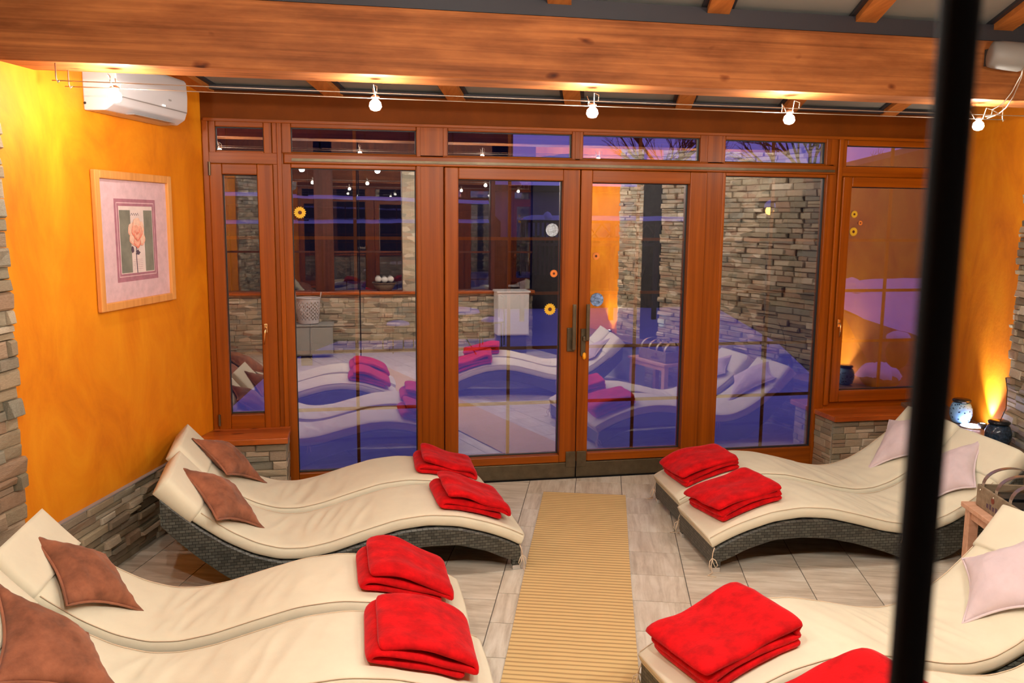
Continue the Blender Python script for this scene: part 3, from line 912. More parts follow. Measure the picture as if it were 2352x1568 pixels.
# ------------------------------------------------------------------ pillows
def pillow(L, quad, mat, pmat, label, group, seed, puff=.095):
    """quad: four local (u, v, z) corners, lying on the head slope"""
    Q = [L.P(*q) for q in quad]; c = sum(Q) / 4
    n = np.cross(Q[1] - Q[0], Q[3] - Q[0]); n /= np.linalg.norm(n)
    if n[2] < 0: n = -n
    c0 = c - n * .06
    root = empty('pillow', (c0[0], c0[1], c0[2]), label, 'pillow', group)
    rr = random.Random(seed)
    K = 28

    def pt(s, t, sd):
        # pinch the edges inwards between the corners
        ps = s + (.5 - s) * .20 * math.sin(math.pi * t) * 2 * abs(s - .5) ; pt_ = t + (.5 - t) * .20 * math.sin(math.pi * s) * 2 * abs(t - .5)
        p = Q[0] * (1 - ps) * (1 - pt_) + Q[1] * ps * (1 - pt_) + Q[2] * ps * pt_ + Q[3] * (1 - ps) * pt_
        b_ = (max(0, math.sin(math.pi * s)) * max(0, math.sin(math.pi * t))) ** .55
        h = puff * b_ * (1 if sd > 0 else .55)
        h += .016 * b_ * noise.noise(Vector((s * 4 + seed, t * 4, sd))) + .006 * b_ * noise.noise(Vector((s * 11 + seed, t * 11, sd)))
        e = 1 - b_
        h -= .004 * e * math.sin((s + t) * 38) * (1 if b_ > .05 else 0)
        return p + n * h * sd
    mb = MB(); mb.grid(lambda s, t: pt(s, t, 1), K, K).grid(lambda s, t: pt(s, t, -1), K, K)
    mb.build('cover', mat, root, smooth=True)
    loop = []
    for s, t in [(i / 12, 0) for i in range(12)] + [(1, i / 12) for i in range(12)] + [(1 - i / 12, 1) for i in range(12)] + [(0, 1 - i / 12) for i in range(12)]:
        loop.append(pt(s, t, 1))
    MB().tube(loop, .0065, 6, closed=True).build('piping', pmat, root, smooth=True)
    return root


GP = 'brown suede pillows'; GQ = 'pale lilac pillows'
up = .015
pillow(LA, [(1.99, .32, .70), (1.87, .60, .61), (1.52, .46, .31), (1.76, .06, .51)], 'brown_suede', 'brown_piping', 'dark brown suede pillow on the left lounger nearest the windows', GP, 1)
pillow(LB, [(2.03, .35, .71), (1.79, .66, .51), (1.54, .23, .32), (1.78, -.10, .51)], 'brown_suede', 'brown_piping', 'brown suede pillow on the left lounger that shows its black woven side', GP, 2)
pillow(LC, [(2.02, .35, .69), (1.75, .55, .49), (1.51, .25, .31), (1.75, -.04, .49)], 'brown_suede', 'brown_piping', 'brown suede pillow with frilled edge, whole, lower left of the photo', GP, 3)
pillow(LD, [(2.0, .50, .69), (1.66, .52, .42), (1.40, .12, .31), (1.82, -.04, .52)], 'brown_suede', 'brown_piping', 'brown pillow cut off by the bottom left corner of the photo', GP, 4)
pillow(RA, [(1.90, .63, .62), (2.06, .27, .74), (1.80, -.02, .53), (1.54, .30, .31)], 'lilac_suede', 'lilac_piping', 'pale lilac pillow on the right lounger nearest the windows', GQ, 5)
pillow(RB, [(1.80, .58, .54), (2.05, .36, .72), (1.76, .02, .49), (1.55, .20, .33)], 'lilac_suede', 'lilac_piping', 'pale lilac pillow right of the black pole, beside the metal-banded crate', GQ, 6)
pillow(RC, [(1.75, .53, .49), (2.01, .29, .70), (1.74, -.02, .48), (1.50, .26, .30)], 'lilac_suede', 'lilac_piping', 'pale lilac pillow at the right edge, lowest and largest in the photo', GQ, 7)


# ------------------------------------------------------------------ folded blankets
def blanket(L, uc, vc, rot, lu, lv, label, group, seed, th=.037, layers=3, open_side=0):
    """a ribbon folded back and forth, swept across the lounger and draped on its cushion"""
    path = []
    half = lu / 2
    for k in range(layers):
        z = th * (.5 + k * 1.06); sgn = 1 if k % 2 == 0 else -1
        xs = [(-half + .02) * sgn + (2 * half - .04) * sgn * t for t in np.linspace(0, 1, 8)]
        for x in xs: path.append((x, z + (.006 * math.sin(x * 14 + seed + k * 2)) * (.4 + k)))
        if k < layers - 1:
            path.append(((half + .002) * sgn, z + th * .12)); path.append(((half + .012) * sgn, z + th * .53)); path.append(((half + .002) * sgn, z + th * .94))
    n = len(path); left = []; right = []
    for i in range(n):
        a = np.array(path[max(i - 1, 0)]); b_ = np.array(path[min(i + 1, n - 1)]); t = b_ - a; t /= np.linalg.norm(t) + 1e-9
        nr = np.array([-t[1], t[0]]); left.append(np.array(path[i]) + nr * th * .47); right.append(np.array(path[i]) - nr * th * .47)
    out = left + right[::-1]; m_ = len(out)
    cr_, sr_ = math.cos(rot), math.sin(rot)
    K = 14; vs = []; fs = []
    for j in range(K + 1):
        f = j / K
        for (a, h) in out:
            sh = .03 * noise.noise(Vector((h * 26, seed, f * 2)))
            b_ = (f - .5) * (lv + (.02 if h > th * 3 else -.006))
            b_ += sh + (.016 * noise.noise(Vector((a * 8, h * 30, seed + 5))))
            edge = min(f, 1 - f); drop = .012 * max(0, 1 - edge * 9) ** 2 * (h / (th * layers))
            aa = a * (1 - .04 * max(0, 1 - edge * 8)); hh = h + .016 * noise.noise(Vector((a * 9, b_ * 9, seed))) * (h / (th * layers)) - drop
            hh = max(hh, .001)
            corner = max(0, abs(aa) / half - .75) * 4
            hh -= .020 * corner * corner * (h / (th * layers))
            u = uc + aa * cr_ - b_ * sr_; v = vc + aa * sr_ + b_ * cr_
            vs.append(L.top(u, v, max(hh, .0) + .006))
    for j in range(K):
        for k in range(m_):
            fs.append((j * m_ + k, j * m_ + (k + 1) % m_, (j + 1) * m_ + (k + 1) % m_, (j + 1) * m_ + k))
    # end caps follow the ribbon
    for j in (0, K):
        for i in range(n - 1):
            fs.append((j * m_ + i, j * m_ + i + 1, j * m_ + m_ - 2 - i, j * m_ + m_ - 1 - i))
    o = MB().add(vs, fs).build('folded_blanket', 'red_fleece', None, smooth=True, sub=1, label=label, cat='blanket', group=group)
    return o


GB = 'folded red fleece blankets'
blanket(LA, .29, .31, .10, .36, .46, 'folded red blanket on the left lounger nearest the windows, touching the next one', GB, 1)
blanket(LB, .29, .29, .02, .38, .48, 'folded red blanket on the left lounger that shows its black woven side', GB, 2)
blanket(LC, .29, .31, -.03, .38, .46, 'whole folded red blanket on the third left lounger from the windows', GB, 3)
blanket(LD, .29, .31, .0, .38, .50, 'folded red blanket at the bottom edge, left of the runner, cut off by the frame', GB, 4)
blanket(RA, .25, .31, .06, -.36, .46, 'folded red blanket on the right lounger nearest the windows, right of the runner', GB, 5)
blanket(RB, .27, .31, .14, -.38, .46, 'folded red blanket on the right lounger showing its dark arched side', GB, 6)
blanket(RC, .27, .31, .08, -.40, .46, 'largest folded red blanket, lower right beside the runner', GB, 7, th=.04)
blanket(RD, .40, .30, .06, -.38, .46, 'folded red blanket just peeking in at the bottom edge on the right', GB, 8)

# ------------------------------------------------------------------ runner
mb = MB(); K = 120


def rn(s, t, zt):
    u = 1.2 + (6.70 - 1.2) * s; v = -.445 + .66 * t
    e = .003 * math.sin(u * 2.1)
    return UV(u, v + e, zt + (.0012 * math.sin(2 * math.pi * u / .041) if zt > .003 else 0))


mb.grid(lambda s, t: rn(s, t, .008), 900, 2).grid(lambda s, t: rn(s, t, .001), 20, 2)
ro = bpy.data.objects
rug = MB()
cc = UV(3.95, -.115)
R4 = Matrix.Rotation(-TH, 4, 'Z')
ca, sa = math.cos(TH), math.sin(TH)
rug.add([tuple(((np.array(v) - cc)[0] * ca - (np.array(v) - cc)[1] * sa, (np.array(v) - cc)[0] * sa + (np.array(v) - cc)[1] * ca, v[2])) for v in mb.v], mb.f)
me = bpy.data.meshes.new('carpet_runner'); me.from_pydata(rug.v, [], rug.f); me.materials.append(MATS['runner_weave'])
o = bpy.data.objects.new('carpet_runner', me); link(o); o.location = (cc[0], cc[1], .0005); o.rotation_euler = (0, 0, -TH)
tag(o, 'long tan ribbed carpet runner on the floor between the lounger rows', 'runner')

# ------------------------------------------------------------------ wall picture
pic = empty('framed_picture', wl_(1.05, .0, 1.615), 'pale wood framed print of a pink rose on the orange wall', 'picture')
s0, s1, z0, z1 = .60, 1.505, 1.615, 2.465


def wbox(name, sa, sb, za, zb, o0, o1, mat, parent, bevel=0):
    return MB().obox(wl_(sb, o0, za), UD * (sb - sa), VD * (o1 - o0), (0, 0, zb - za)).build(name, mat, parent, bevel=bevel)


fw = .05
wbox('frame_side', s0, s0 + fw, z0, z1, .004, .035, 'picture_wood', pic, .006)
wbox('frame_side', s1 - fw, s1, z0, z1, .004, .035, 'picture_wood', pic, .006)
wbox('frame_side', s0 + fw, s1 - fw, z0, z0 + fw, .004, .035, 'picture_wood', pic, .006)
wbox('frame_side', s0 + fw, s1 - fw, z1 - fw, z1, .004, .035, 'picture_wood', pic, .006)
pr = wbox('print', s0 + fw - .005, s1 - fw + .005, z0 + fw - .005, z1 - fw + .005, .006, .014, 'mat_pink', pic)
# inner picture: s decreases to the right in view
a0, a1, b0, b1 = .80, 1.29, 1.78, 2.30     # s range, z range of mauve border
wbox('border', a0, a1, b0, b1, .014, .0145, 'mat_mauve', pr)
wbox('border_line', a0 + .022, a1 - .022, b0 + .03, b1 - .022, .0145, .015, 'mat_pink', pr)
wbox('border_line', a0 + .028, a1 - .028, b0 + .036, b1 - .028, .015, .0153, 'mat_mauve', pr)
wbox('rose_ground', a0 + .045, a1 - .045, b0 + .05, b1 - .045, .0153, .0158, 'print_paper', pr)
wbox('grey_band', a1 - .175, a1 - .05, b0 + .055, b1 - .07, .0158, .0162, 'print_grey', pr)
wbox('grey_band', a0 + .05, a0 + .155, b0 + .055, b1 - .07, .0158, .0162, 'print_grey', pr)


def wdisc(name, s, z, r, off, mat, parent, n=24, wob=0.0, ex=1.0, seed=0):
    pts = []
    for k in range(n):
        t = 2 * math.pi * k / n; q = r * (1 + wob * math.sin(5 * t + seed) + wob * .6 * math.sin(3 * t + seed * 2))
        pts.append(wl_(s + q * math.cos(t) * ex, off, z + q * math.sin(t)))
    pts2 = [p + VD * .0006 for p in pts]
    MB().add(pts + pts2, [tuple(range(n)), tuple(range(n, 2 * n))[::-1]] + [(i, (i + 1) % n, n + (i + 1) % n, n + i) for i in range(n)]).build(name, mat, parent)


sc_, zc_ = 1.05, 2.085
wdisc('rose_bloom', sc_, zc_, .082, .0166, 'rose_pale', pr, 30, .10)
ro_ = .0168
for (ds, dzv, r) in ((.05, .02, .046), (-.045, .03, .044), (.045, -.035, .042), (-.05, -.035, .046), (0, -.055, .040), (0, .055, .042), (.022, .012, .040), (-.022, .006, .040), (.0, -.012, .038), (.004, .016, .026), (-.004, .010, .014)):
    wdisc('rose_petal', sc_ + ds * 1.0, zc_ + dzv, r, ro_, 'rose_deep' if r < .041 else 'rose_pink', pr, 18, .07, 1.05, r * 90); ro_ += .0004
    wdisc('rose_petal', sc_ + ds * 1.04 + .002, zc_ + dzv + .007, r * .84, ro_, 'rose_pale' if r > .041 else 'rose_pink', pr, 18, .07, 1.05, r * 90); ro_ += .0004
MB().tube([wl_(sc_ + .01, .0175, zc_ - .08), wl_(sc_ + .015, .0175, zc_ - .15), wl_(sc_ + .01, .0175, zc_ - .255)], .0025, 5).build('rose_stem', 'ink', pr)
wdisc('rose_leaf', sc_ + .055, zc_ - .105, .022, .0166, 'ink', pr, 14, .1, .7, 2)
wdisc('rose_leaf', sc_ - .005, zc_ - .125, .016, .0166, 'ink', pr, 14, .2, 1.6, 5)
for k in range(6):
    wbox('script_line', sc_ - .06, sc_ + .05 - .01 * (k % 2), b0 + .075 + .012 * k, b0 + .0765 + .012 * k, .0158, .0161, 'mat_mauve', pr)
MB().tube([wl_(sc_ + .06 - .012 * k, .0163, b1 - .10 + (.012 if k % 2 else -.004)) for k in range(9)], .0014, 4).build('script_line', 'ink', pr)
# pane over the print
# ------------------------------------------------------------------ air conditioner
ac = empty('air_conditioner', wl_(1.08, 0, 2.80), 'white wall-mounted air conditioner under the beam on the orange wall', 'air conditioner')
mb = MB(); K = 10
sA, sB, zA = .66, 1.52, 2.80
prof = [(0, 0), (.13, .0), (.185, .035), (.205, .09), (.21, .18), (.205, .275), (.19, .295), (0, .295)]
n = len(prof)
vs = [wl_(sB, o, zA + z) for o, z in prof] + [wl_(sA, o, zA + z) for o, z in prof]
mb.add(vs, [tuple(range(n)), tuple(range(n, 2 * n))[::-1]] + [(i, (i + 1) % n, n + (i + 1) % n, n + i) for i in range(n)])
mb.build('casing', 'white_plastic', ac, bevel=.008)
MB().tube([wl_(sB - .06, .203, zA + .082), wl_(sA + .01, .203, zA + .082)], .0035, 5).build('front_seam', 'lip_grey', ac)
MB().obox(wl_(1.30, .135, zA + .0), UD * .5, VD * .05, (0, 0, .004)).build('air_flap', 'lip_grey', ac)
MB().obox(wl_(1.0, .209, zA + .088), UD * .03, VD * .004, (0, 0, .008)).build('indicator_light', 'indicator', ac)
MB().obox(wl_(.92, .209, zA + .13), UD * .03, VD * .004, (0, 0, .01)).build('badge', 'lip_grey', ac)
MB().lathe(wl_(sB, .012, zA + .04), [(.006, -.004), (.008, .003), (.004, .004)], 10, tuple(-UD)).build('screw_cap', 'dark_plastic', ac)

# ------------------------------------------------------------------ wire lamps
def wire_row(y, z, xs, x0, x1, posts, bm, grp, tag_, lab):
    wr = empty('lamp_wires', ((x0 + x1) / 2, y, z), 'pair of low voltage wires stretched ' + tag_, 'wire')
    for dy in (-.105, .105):
        MB().tube([(x0 + (x1 - x0) * t, y + dy, z - .02 * 4 * t * (1 - t) * .3) for t in np.linspace(0, 1, 14)], .0028, 5).build('wire', 'steel', wr, smooth=True)
    for xp in posts:
        for dy in (-.105, .105):
            MB().tube([(xp, y + dy, z + .085), (xp, y + dy, z + .012), (xp + .008, y + dy, z - .01), (xp + .016, y + dy, z + .004)], .004, 6).build('hook', 'steel', wr, smooth=True)
    for i, x in enumerate(xs):
        lr = empty('wire_lamp', (x, y, z - .04), lab[i], 'lamp', grp)
        for dy in (-.105, .105):
            MB().tube([(x + .0, y + dy * .35, z - .012), (x - .012, y + dy * .7, z + .045), (x + .006, y + dy, z + .03), (x + .004, y + dy, z)], .0026, 5).build('clip', 'steel', lr, smooth=True)
        MB().lathe((x, y, z - .035), [(.008, .012), (.024, .018), (.026, .024), (.010, .035)], 12).build('socket', 'steel', lr, smooth=True)
        MB().lathe((x, y, z - .075), [(.006, -.012), (.024, -.006), (.034, .012), (.030, .034), (.014, .05)], 16).build('bulb', bm, lr, smooth=True)


wire_row(4.95, 2.87, [-1.15, .20, 1.45, 2.70, 4.02], -1.42, 4.30, (-1.40, 4.28), 'bulb', 'lit halogen wire lamps', 'under the big beam',
         ['lit wire lamp in front of the air conditioner', 'lit wire lamp above the left fixed window', 'lit wire lamp above the double doors', 'lit wire lamp above the right fixed window', 'lit wire lamp right of the black pole'])
wire_row(1.9, 2.88, [-.50, .50, 1.50, 2.75], -2.3, 3.6, (-2.28, 3.58), 'bulb_rear', 'lit rear halogen wire lamps', 'across the rear of the room',
         ['rear wire lamp mirrored at the left edge of the left fixed window', 'rear wire lamp mirrored left of the double doors', 'rear wire lamp mirrored in the top of the left door', 'rear wire lamp mirrored near the meeting of the doors'])

# round speaker on the beam and its cable
sp = empty('round_speaker', (3.98, 4.70, 3.18), 'grey round speaker can on the beam in the top right corner', 'speaker')
ax = (.92, -.35, -.12)
MB().lathe((3.88, 4.69, 3.20), [(.05, -.03), (.075, -.02), (.082, .03), (.084, .15), (.078, .165), (.07, .166)], 24, ax).build('can', 'grey_plastic', sp, smooth=True)
MB().lathe(tuple(np.array((3.88, 4.69, 3.20)) + np.array(ax) * .166), [(.066, -.008), (.068, .004), (.05, .006), (.02, .007)], 24, ax).build('grille', 'lip_grey', sp, smooth=True)
MB().box(3.90, 3.96, 4.74, 4.80, 3.15, 3.25).build('bracket', 'dark_plastic', sp)
cbl = MB()
cbl.tube([(4.10, 4.70, 3.22), (4.12, 4.74, 3.10), (4.09, 4.77, 3.0), (4.05, 4.79, 2.93), (4.02, 4.84, 2.90), (4.10, 4.87, 2.88), (4.02, 4.893, 2.866)], .004, 6)
cbl.tube([(4.11, 4.70, 3.22), (4.13, 4.75, 3.08), (4.11, 4.78, 2.97), (4.13, 4.85, 2.92), (4.16, 4.95, 2.89), (4.12, 5.0, 2.868)], .004, 6)
cbl.build('supply_cable', 'steel', None, smooth=True, label='thin twin cable hanging from the grey speaker to the lamp wires', cat='cable')

# ------------------------------------------------------------------ black pole near the camera
pp = onY(2145, 784, .35)
pl = MB().lathe((pp[0], pp[1], 0), [(.0088, 0.0), (.0088, 3.95)], 20)
MB_ = pl.build('metal_pole', 'black_metal', None, smooth=True, label='blurred black metal pole standing close to the camera', cat='pole')

# ------------------------------------------------------------------ right side: table, crate, jars, uplights
T0 = np.array([3.70, 4.42]); tz = .50; TD = np.array([-.02, -.99]); TW = np.array([.96, .05])
TDv = np.array([-.30, -.954]); TDv /= np.linalg.norm(TDv); TWv = np.array([.954, -.30])
ta = onZ(2207, 1150, tz)[:2]; te = onZ(2277, 1200, tz)[:2]
TDv = (te - ta) / np.linalg.norm(te - ta); TWv = np.array([-TDv[1], TDv[0]])
if TWv[0] < 0: TWv = -TWv
tb = empty('side_table', (ta[0] + TWv[0] * .2 + TDv[0] * .3, ta[1] + TWv[1] * .2 + TDv[1] * .3, 0), 'low pale pine table between the right loungers, under the crate', 'table')


def tbx(name, d0, d1, w0, w1, z0, z1, mat, parent, bevel=.004):
    o = ta + TDv * d0 + TWv * w0
    return MB().obox((o[0], o[1], z0), (*(TDv * (d1 - d0)), 0), (*(TWv * (w1 - w0)), 0), (0, 0, z1 - z0)).build(name, mat, parent, bevel=bevel)


tbx('table_top', 0, .78, 0, .46, tz - .03, tz, 'pine', tb)
for d0 in (.02, .70):
    for w0 in (.02, .38):
        tbx('leg', d0, d0 + .06, w0, w0 + .06, 0, tz - .03, 'pine', tb)
tbx('apron', .08, .70, .03, .05, tz - .09, tz - .03, 'pine', tb)
tbx('apron', .08, .70, .41, .43, tz - .09, tz - .03, 'pine', tb)
cz = tz + .002
cr_ = ta + TDv * .33 + TWv * .25
ct = empty('banded_crate', (cr_[0], cr_[1], cz), 'grey wooden crate with shiny arched metal bands and a red seal, on the pine table', 'crate')
D0, D1, W0_, W1_ = .06, .62, .06, .40; hc = .13
tbx('side_board', D0, D1, W0_, W0_ + .015, cz, cz + hc, 'crate_wood', ct)
tbx('side_board', D0, D1, W1_ - .015, W1_, cz, cz + hc, 'crate_wood', ct)
tbx('end_board', D0, D0 + .015, W0_ + .015, W1_ - .015, cz, cz + hc, 'crate_wood', ct)
tbx('end_board', D1 - .015, D1, W0_ + .015, W1_ - .015, cz, cz + hc, 'crate_wood', ct)
tbx('bottom_board', D0 + .015, D1 - .015, W0_ + .015, W1_ - .015, cz, cz + .012, 'crate_wood', ct)
for k in range(4):
    dd = D0 + .03 + k * (D1 - D0 - .08) / 3
    mb = MB(); P = []
    for i in range(17):
        t = math.pi * i / 16; wv_ = (W0_ + W1_) / 2 - math.cos(t) * (W1_ - W0_ - .02) / 2; z = cz + hc - .02 + math.sin(t) ** .8 * .13
        P.append((wv_, z))
    vs = []; fs = []
    for (wv_, z) in P:
        for e, q in ((0, 0), (.032, 0), (.032, .005), (0, .005)):
            o = ta + TDv * (dd + e) + TWv * wv_; vs.append((o[0], o[1], z + q))
    for i in range(16):
        for j in range(4): fs.append((i * 4 + j, i * 4 + (j + 1) % 4, (i + 1) * 4 + (j + 1) % 4, (i + 1) * 4 + j))
    bd = MB().add(vs, fs).build('metal_band', 'steel', ct, smooth=False)
    o = ta + TDv * (dd + .016) + TWv * (W0_ - .001)
    MB().lathe((o[0], o[1], cz + hc - .025), [(.007, -.004), (.006, .004), (.002, .006)], 10, (-TWv[0], -TWv[1], 0)).build('stud', 'steel', bd, smooth=True)
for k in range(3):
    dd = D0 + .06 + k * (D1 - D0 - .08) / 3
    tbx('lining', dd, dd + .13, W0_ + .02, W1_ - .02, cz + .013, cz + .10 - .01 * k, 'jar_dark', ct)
o = ta + TDv * (D0 + .2) + TWv * (W0_ - .0005)
MB().lathe((o[0], o[1], cz + hc - .045), [(.018, -.002), (.018, .002), (.006, .003)], 14, (-TWv[0], -TWv[1], 0)).build('seal', 'seal_red', ct)
for k in range(5):
    tbx('stencil_mark', D0 + .13 + k * .035, D0 + .152 + k * .035, W0_ - .0012, W0_ - .0002, cz + .025, cz + .05 + .006 * (k % 2), 'ink', ct, 0)

# jars, LED disc, uplights
ZL = .55
j1 = onZ(2205, 970, ZL); j2 = onZ(2290, 1026, ZL); dc = onZ(2232, 980, ZL)


def jar(p, r, h, mat, name, label):
    root = empty(name, (p[0], p[1], ZL), label, 'jar', 'round glass jars on the ledge')
    MB().lathe((p[0], p[1], ZL + .001), [(r * .55, 0), (r * .8, h * .06), (r, h * .35), (r * .98, h * .6), (r * .8, h * .8), (r * .62, h * .87)], 28).build('bowl', mat, root, smooth=True)
    MB().lathe((p[0], p[1], ZL + h * .87), [(r * .62, 0), (r * .80, .004), (r * .82, .02), (r * .76, h * .13 - .004), (r * .72, h * .13)], 28).build('rim', 'jar_dark', root, smooth=True)


jar(j1, .088, .20, 'blue_crackle', 'glass_jar', 'blue crackled glass jar on the ledge right of the black pole')
jar(j2, .092, .20, 'jar_blue_shaded', 'glass_jar', 'round blue jar coloured dark like its shaded side, on the ledge against the stone wall at the right edge')
ld = empty('ledge_light', (dc[0], dc[1], ZL), 'white-violet round light disc set in the ledge beside the blue jar', 'lamp')
MB().lathe((dc[0], dc[1], ZL), [(.095, 0), (.095, .006), (.085, .008)], 28).build('ring', 'steel', ld, smooth=True)
MB().lathe((dc[0], dc[1], ZL + .008), [(.082, 0), (.082, .003)], 28).build('lens', 'led_disc', ld)
sU = (D - 5.88) / math.cos(TH)
upos = [(sU, .06, ZL), (5.25, .06, ZL)]
for i, (s, off, z) in enumerate(upos):
    p = wl_(s, off, z, RC0, -1)
    ul = empty('uplight', tuple(p), ['small uplight on the ledge casting a yellow glow up the orange wall', 'small uplight further back on the right wall ledge, seen mirrored in the right door'][i], 'lamp', 'ledge uplights')
    MB().lathe(p, [(.035, 0), (.035, .03), (.030, .045), (.022, .045), (.022, .036)], 16).build('housing', 'dark_plastic', ul, smooth=True)
    MB().lathe(p + np.array([0, 0, .037]), [(.021, 0), (.021, .004)], 16).build('lens', 'uplight_glow', ul)
    q = wl_(s, .0, z + .45, RC0, -1)
    spot('uplight_beam', tuple(p + np.array([0, 0, .06])), tuple(q), 110, (1, .98, .84), 84, 1.0, .015)
p3 = wl_(4.1, .14, ZL, RC0, -1)
spot('cool_uplight_beam', tuple(p3 + np.array([0, 0, .06])), tuple(wl_(4.05, .05, 1.4, RC0, -1)), 9, (.4, .8, 1), 60, .8, .01)
# twig in the far jar
tw = MB()
b0_ = np.array([j2[0], j2[1], ZL + .18])
tw.tube([b0_, b0_ + np.array([.02, -.03, .12]), b0_ + np.array([-.01, -.06, .26]), b0_ + np.array([-.05, -.08, .36])], .003, 5)
tw.build('twig', 'bark', None, label='thin twig with dark leaves standing in the shaded blue jar', cat='twig')

# ------------------------------------------------------------------ things by the back wall (seen mirrored in the glass)
lb = empty('laundry_basket', (-.53, .02, .52), 'pale grey plastic laundry basket with round holes, mirrored in the left fixed window', 'basket')
mb = MB(); n = 36; H = .40
rings = []
def lbp(k, h):
    t = 2 * math.pi * k / n; r = .155 + .035 * h / H; return (-.53 + r * math.cos(t), .06 + r * .85 * math.sin(t), .53 + h)
m1 = 14
vs = [lbp(k, H * i / m1) for i in range(m1 + 1) for k in range(n)]; fs = []
for i in range(m1):
    for k in range(n):
        if 2 <= i <= 11 and (i + k) % 2 == 0: continue
        fs.append((i * n + k, i * n + (k + 1) % n, (i + 1) * n + (k + 1) % n, (i + 1) * n + k))
fs.append(tuple(range(n)))
bo = mb.add(vs, fs).build('body', 'white_plastic', lb); sm = bo.modifiers.new('s', 'SOLIDIFY'); sm.thickness = .006
MB().tube([lbp(k, H) for k in range(n)], .012, 6, closed=True).build('rim', 'white_plastic', lb, smooth=True)
for sg in (-1, 1):
    MB().tube([(-.53 + sg * .185, -.0, .93), (-.53 + sg * .21, .02, 1.0), (-.53 + sg * .20, .08, 1.02), (-.53 + sg * .185, .13, .93)], .008, 6).build('handle', 'white_plastic', lb, smooth=True)
st = empty('low_cabinet', (-.5, .0, 0), 'grey low cabinet carrying the laundry basket, mirrored in the left fixed window', 'cabinet')
box('body', -.86, -.16, -.18, .27, .04, .50, 'grey_paint', st, .005)
box('top_board', -.88, -.14, -.19, .29, .50, .52, 'grey_paint', st, .004)
box('door', -.85, -.515, .27, .285, .06, .48, 'grey_paint', st, .003)
box('door', -.505, -.17, .27, .285, .06, .48, 'grey_paint', st, .003)
tbk = empty('towel_basket', (.68, YB, 1.0), 'dark wicker bowl basket on the rear sill, holding rolled white towels', 'basket')
MB().lathe((.68, YB - .02, 1.001), [(.11, 0), (.15, .05), (.19, .13), (.185, .13), (.14, .05), (.10, .012)], 24).build('bowl', 'wicker_basket', tbk, smooth=True)
MB().tube([(.68 + .19 * math.cos(t), YB - .02 + .19 * math.sin(t), 1.131) for t in np.linspace(0, 2 * math.pi, 24, endpoint=False)], .011, 6, closed=True).build('rim', 'wicker_basket', tbk)
for i, (dx, dzv) in enumerate(((-.10, 0), (0, -.01), (.10, .0))):
    mb = MB().tube([(.68 + dx, YB - .12, 1.15 + dzv), (.68 + dx, YB - .02, 1.19 + dzv), (.68 + dx + .01, YB + .07, 1.20 + dzv)], [.042, .050, .044], 14)
    mb.build('rolled_towel', 'white_terry', None, smooth=True, label=['left','middle','right'][i] + ' rolled white towel in the wicker bowl basket on the rear sill', cat='towel', group='rolled white towels in the rear basket')
wc = empty('white_cabinet', (2.75, .1, .0), 'white cabinet by the rear wall, mirrored in the left door', 'cabinet')
box('plinth', 2.52, 2.96, -.12, .22, 0, .30, 'dark_plastic', wc)
box('body', 2.48, 3.0, -.15, .25, .30, 1.0, 'white_paint', wc, .006)
box('top_board', 2.46, 3.02, -.16, .27, 1.0, 1.03, 'white_paint', wc, .004)
box('door', 2.49, 2.99, .25, .265, .32, .98, 'white_paint', wc, .004)


# ------------------------------------------------------------------ stickers on the glass
def sticker(x, y, r, kind, label, pane_y=D - .002):
    p = onY(x, y, D); rr = r / FPX * 7.0
    g = 'flower stickers on the glass'
    root = empty('window_sticker', (p[0], pane_y, p[2]), label, 'sticker', g)
    if kind in ('y', 'o'):
        mat = 'sunflower_yellow' if kind == 'y' else 'sunflower_orange'; n = 48; pts = []
        for k in range(n):
            t = 2 * math.pi * k / n; q = rr * (1 if k % 3 else .82); pts.append((p[0] + q * math.cos(t), pane_y, p[2] + q * math.sin(t)))
        core = .32
    else:
        mat = 'sticker_blue' if kind == 'b' else 'sticker_pale'; n = 32
        pts = [(p[0] + rr * math.cos(2 * math.pi * k / n), pane_y, p[2] + rr * math.sin(2 * math.pi * k / n)) for k in range(n)]; core = 0
    pts2 = [(a, b_ - .001, c) for a, b_, c in pts]
    MB().add(pts + pts2, [tuple(range(n)), tuple(range(n, 2 * n))[::-1]] + [(i, (i + 1) % n, n + (i + 1) % n, n + i) for i in range(n)]).build('petals' if core else 'disc', mat, root)
    if core:
        MB().lathe((p[0], pane_y - .001, p[2]), [(rr * core, 0), (rr * core, .0008)], 20, (0, -1, 0)).build('flower_centre', 'sunflower_core', root)


sticker(689, 488, 13, 'y', 'yellow sunflower sticker on the left fixed window')
sticker(1268, 528, 15, 'p', 'pale round sticker on the left door pane')
sticker(1272, 628, 9, 'o', 'small orange flower sticker on the left door pane')
sticker(1263, 710, 14, 'y', 'yellow sunflower sticker low on the left door pane')
sticker(1369, 588, 9, 'o', 'small orange flower sticker on the right door pane')
sticker(1371, 688, 16, 'b', 'blue round sticker on the right door pane')
sticker(1960, 532, 11, 'y', 'lowest yellow flower sticker on the right casement window')
sticker(1962, 492, 9, 'y', 'middle yellow flower sticker on the right casement window')
sticker(1976, 512, 6, 'o', 'tiny orange flower sticker on the right casement window')

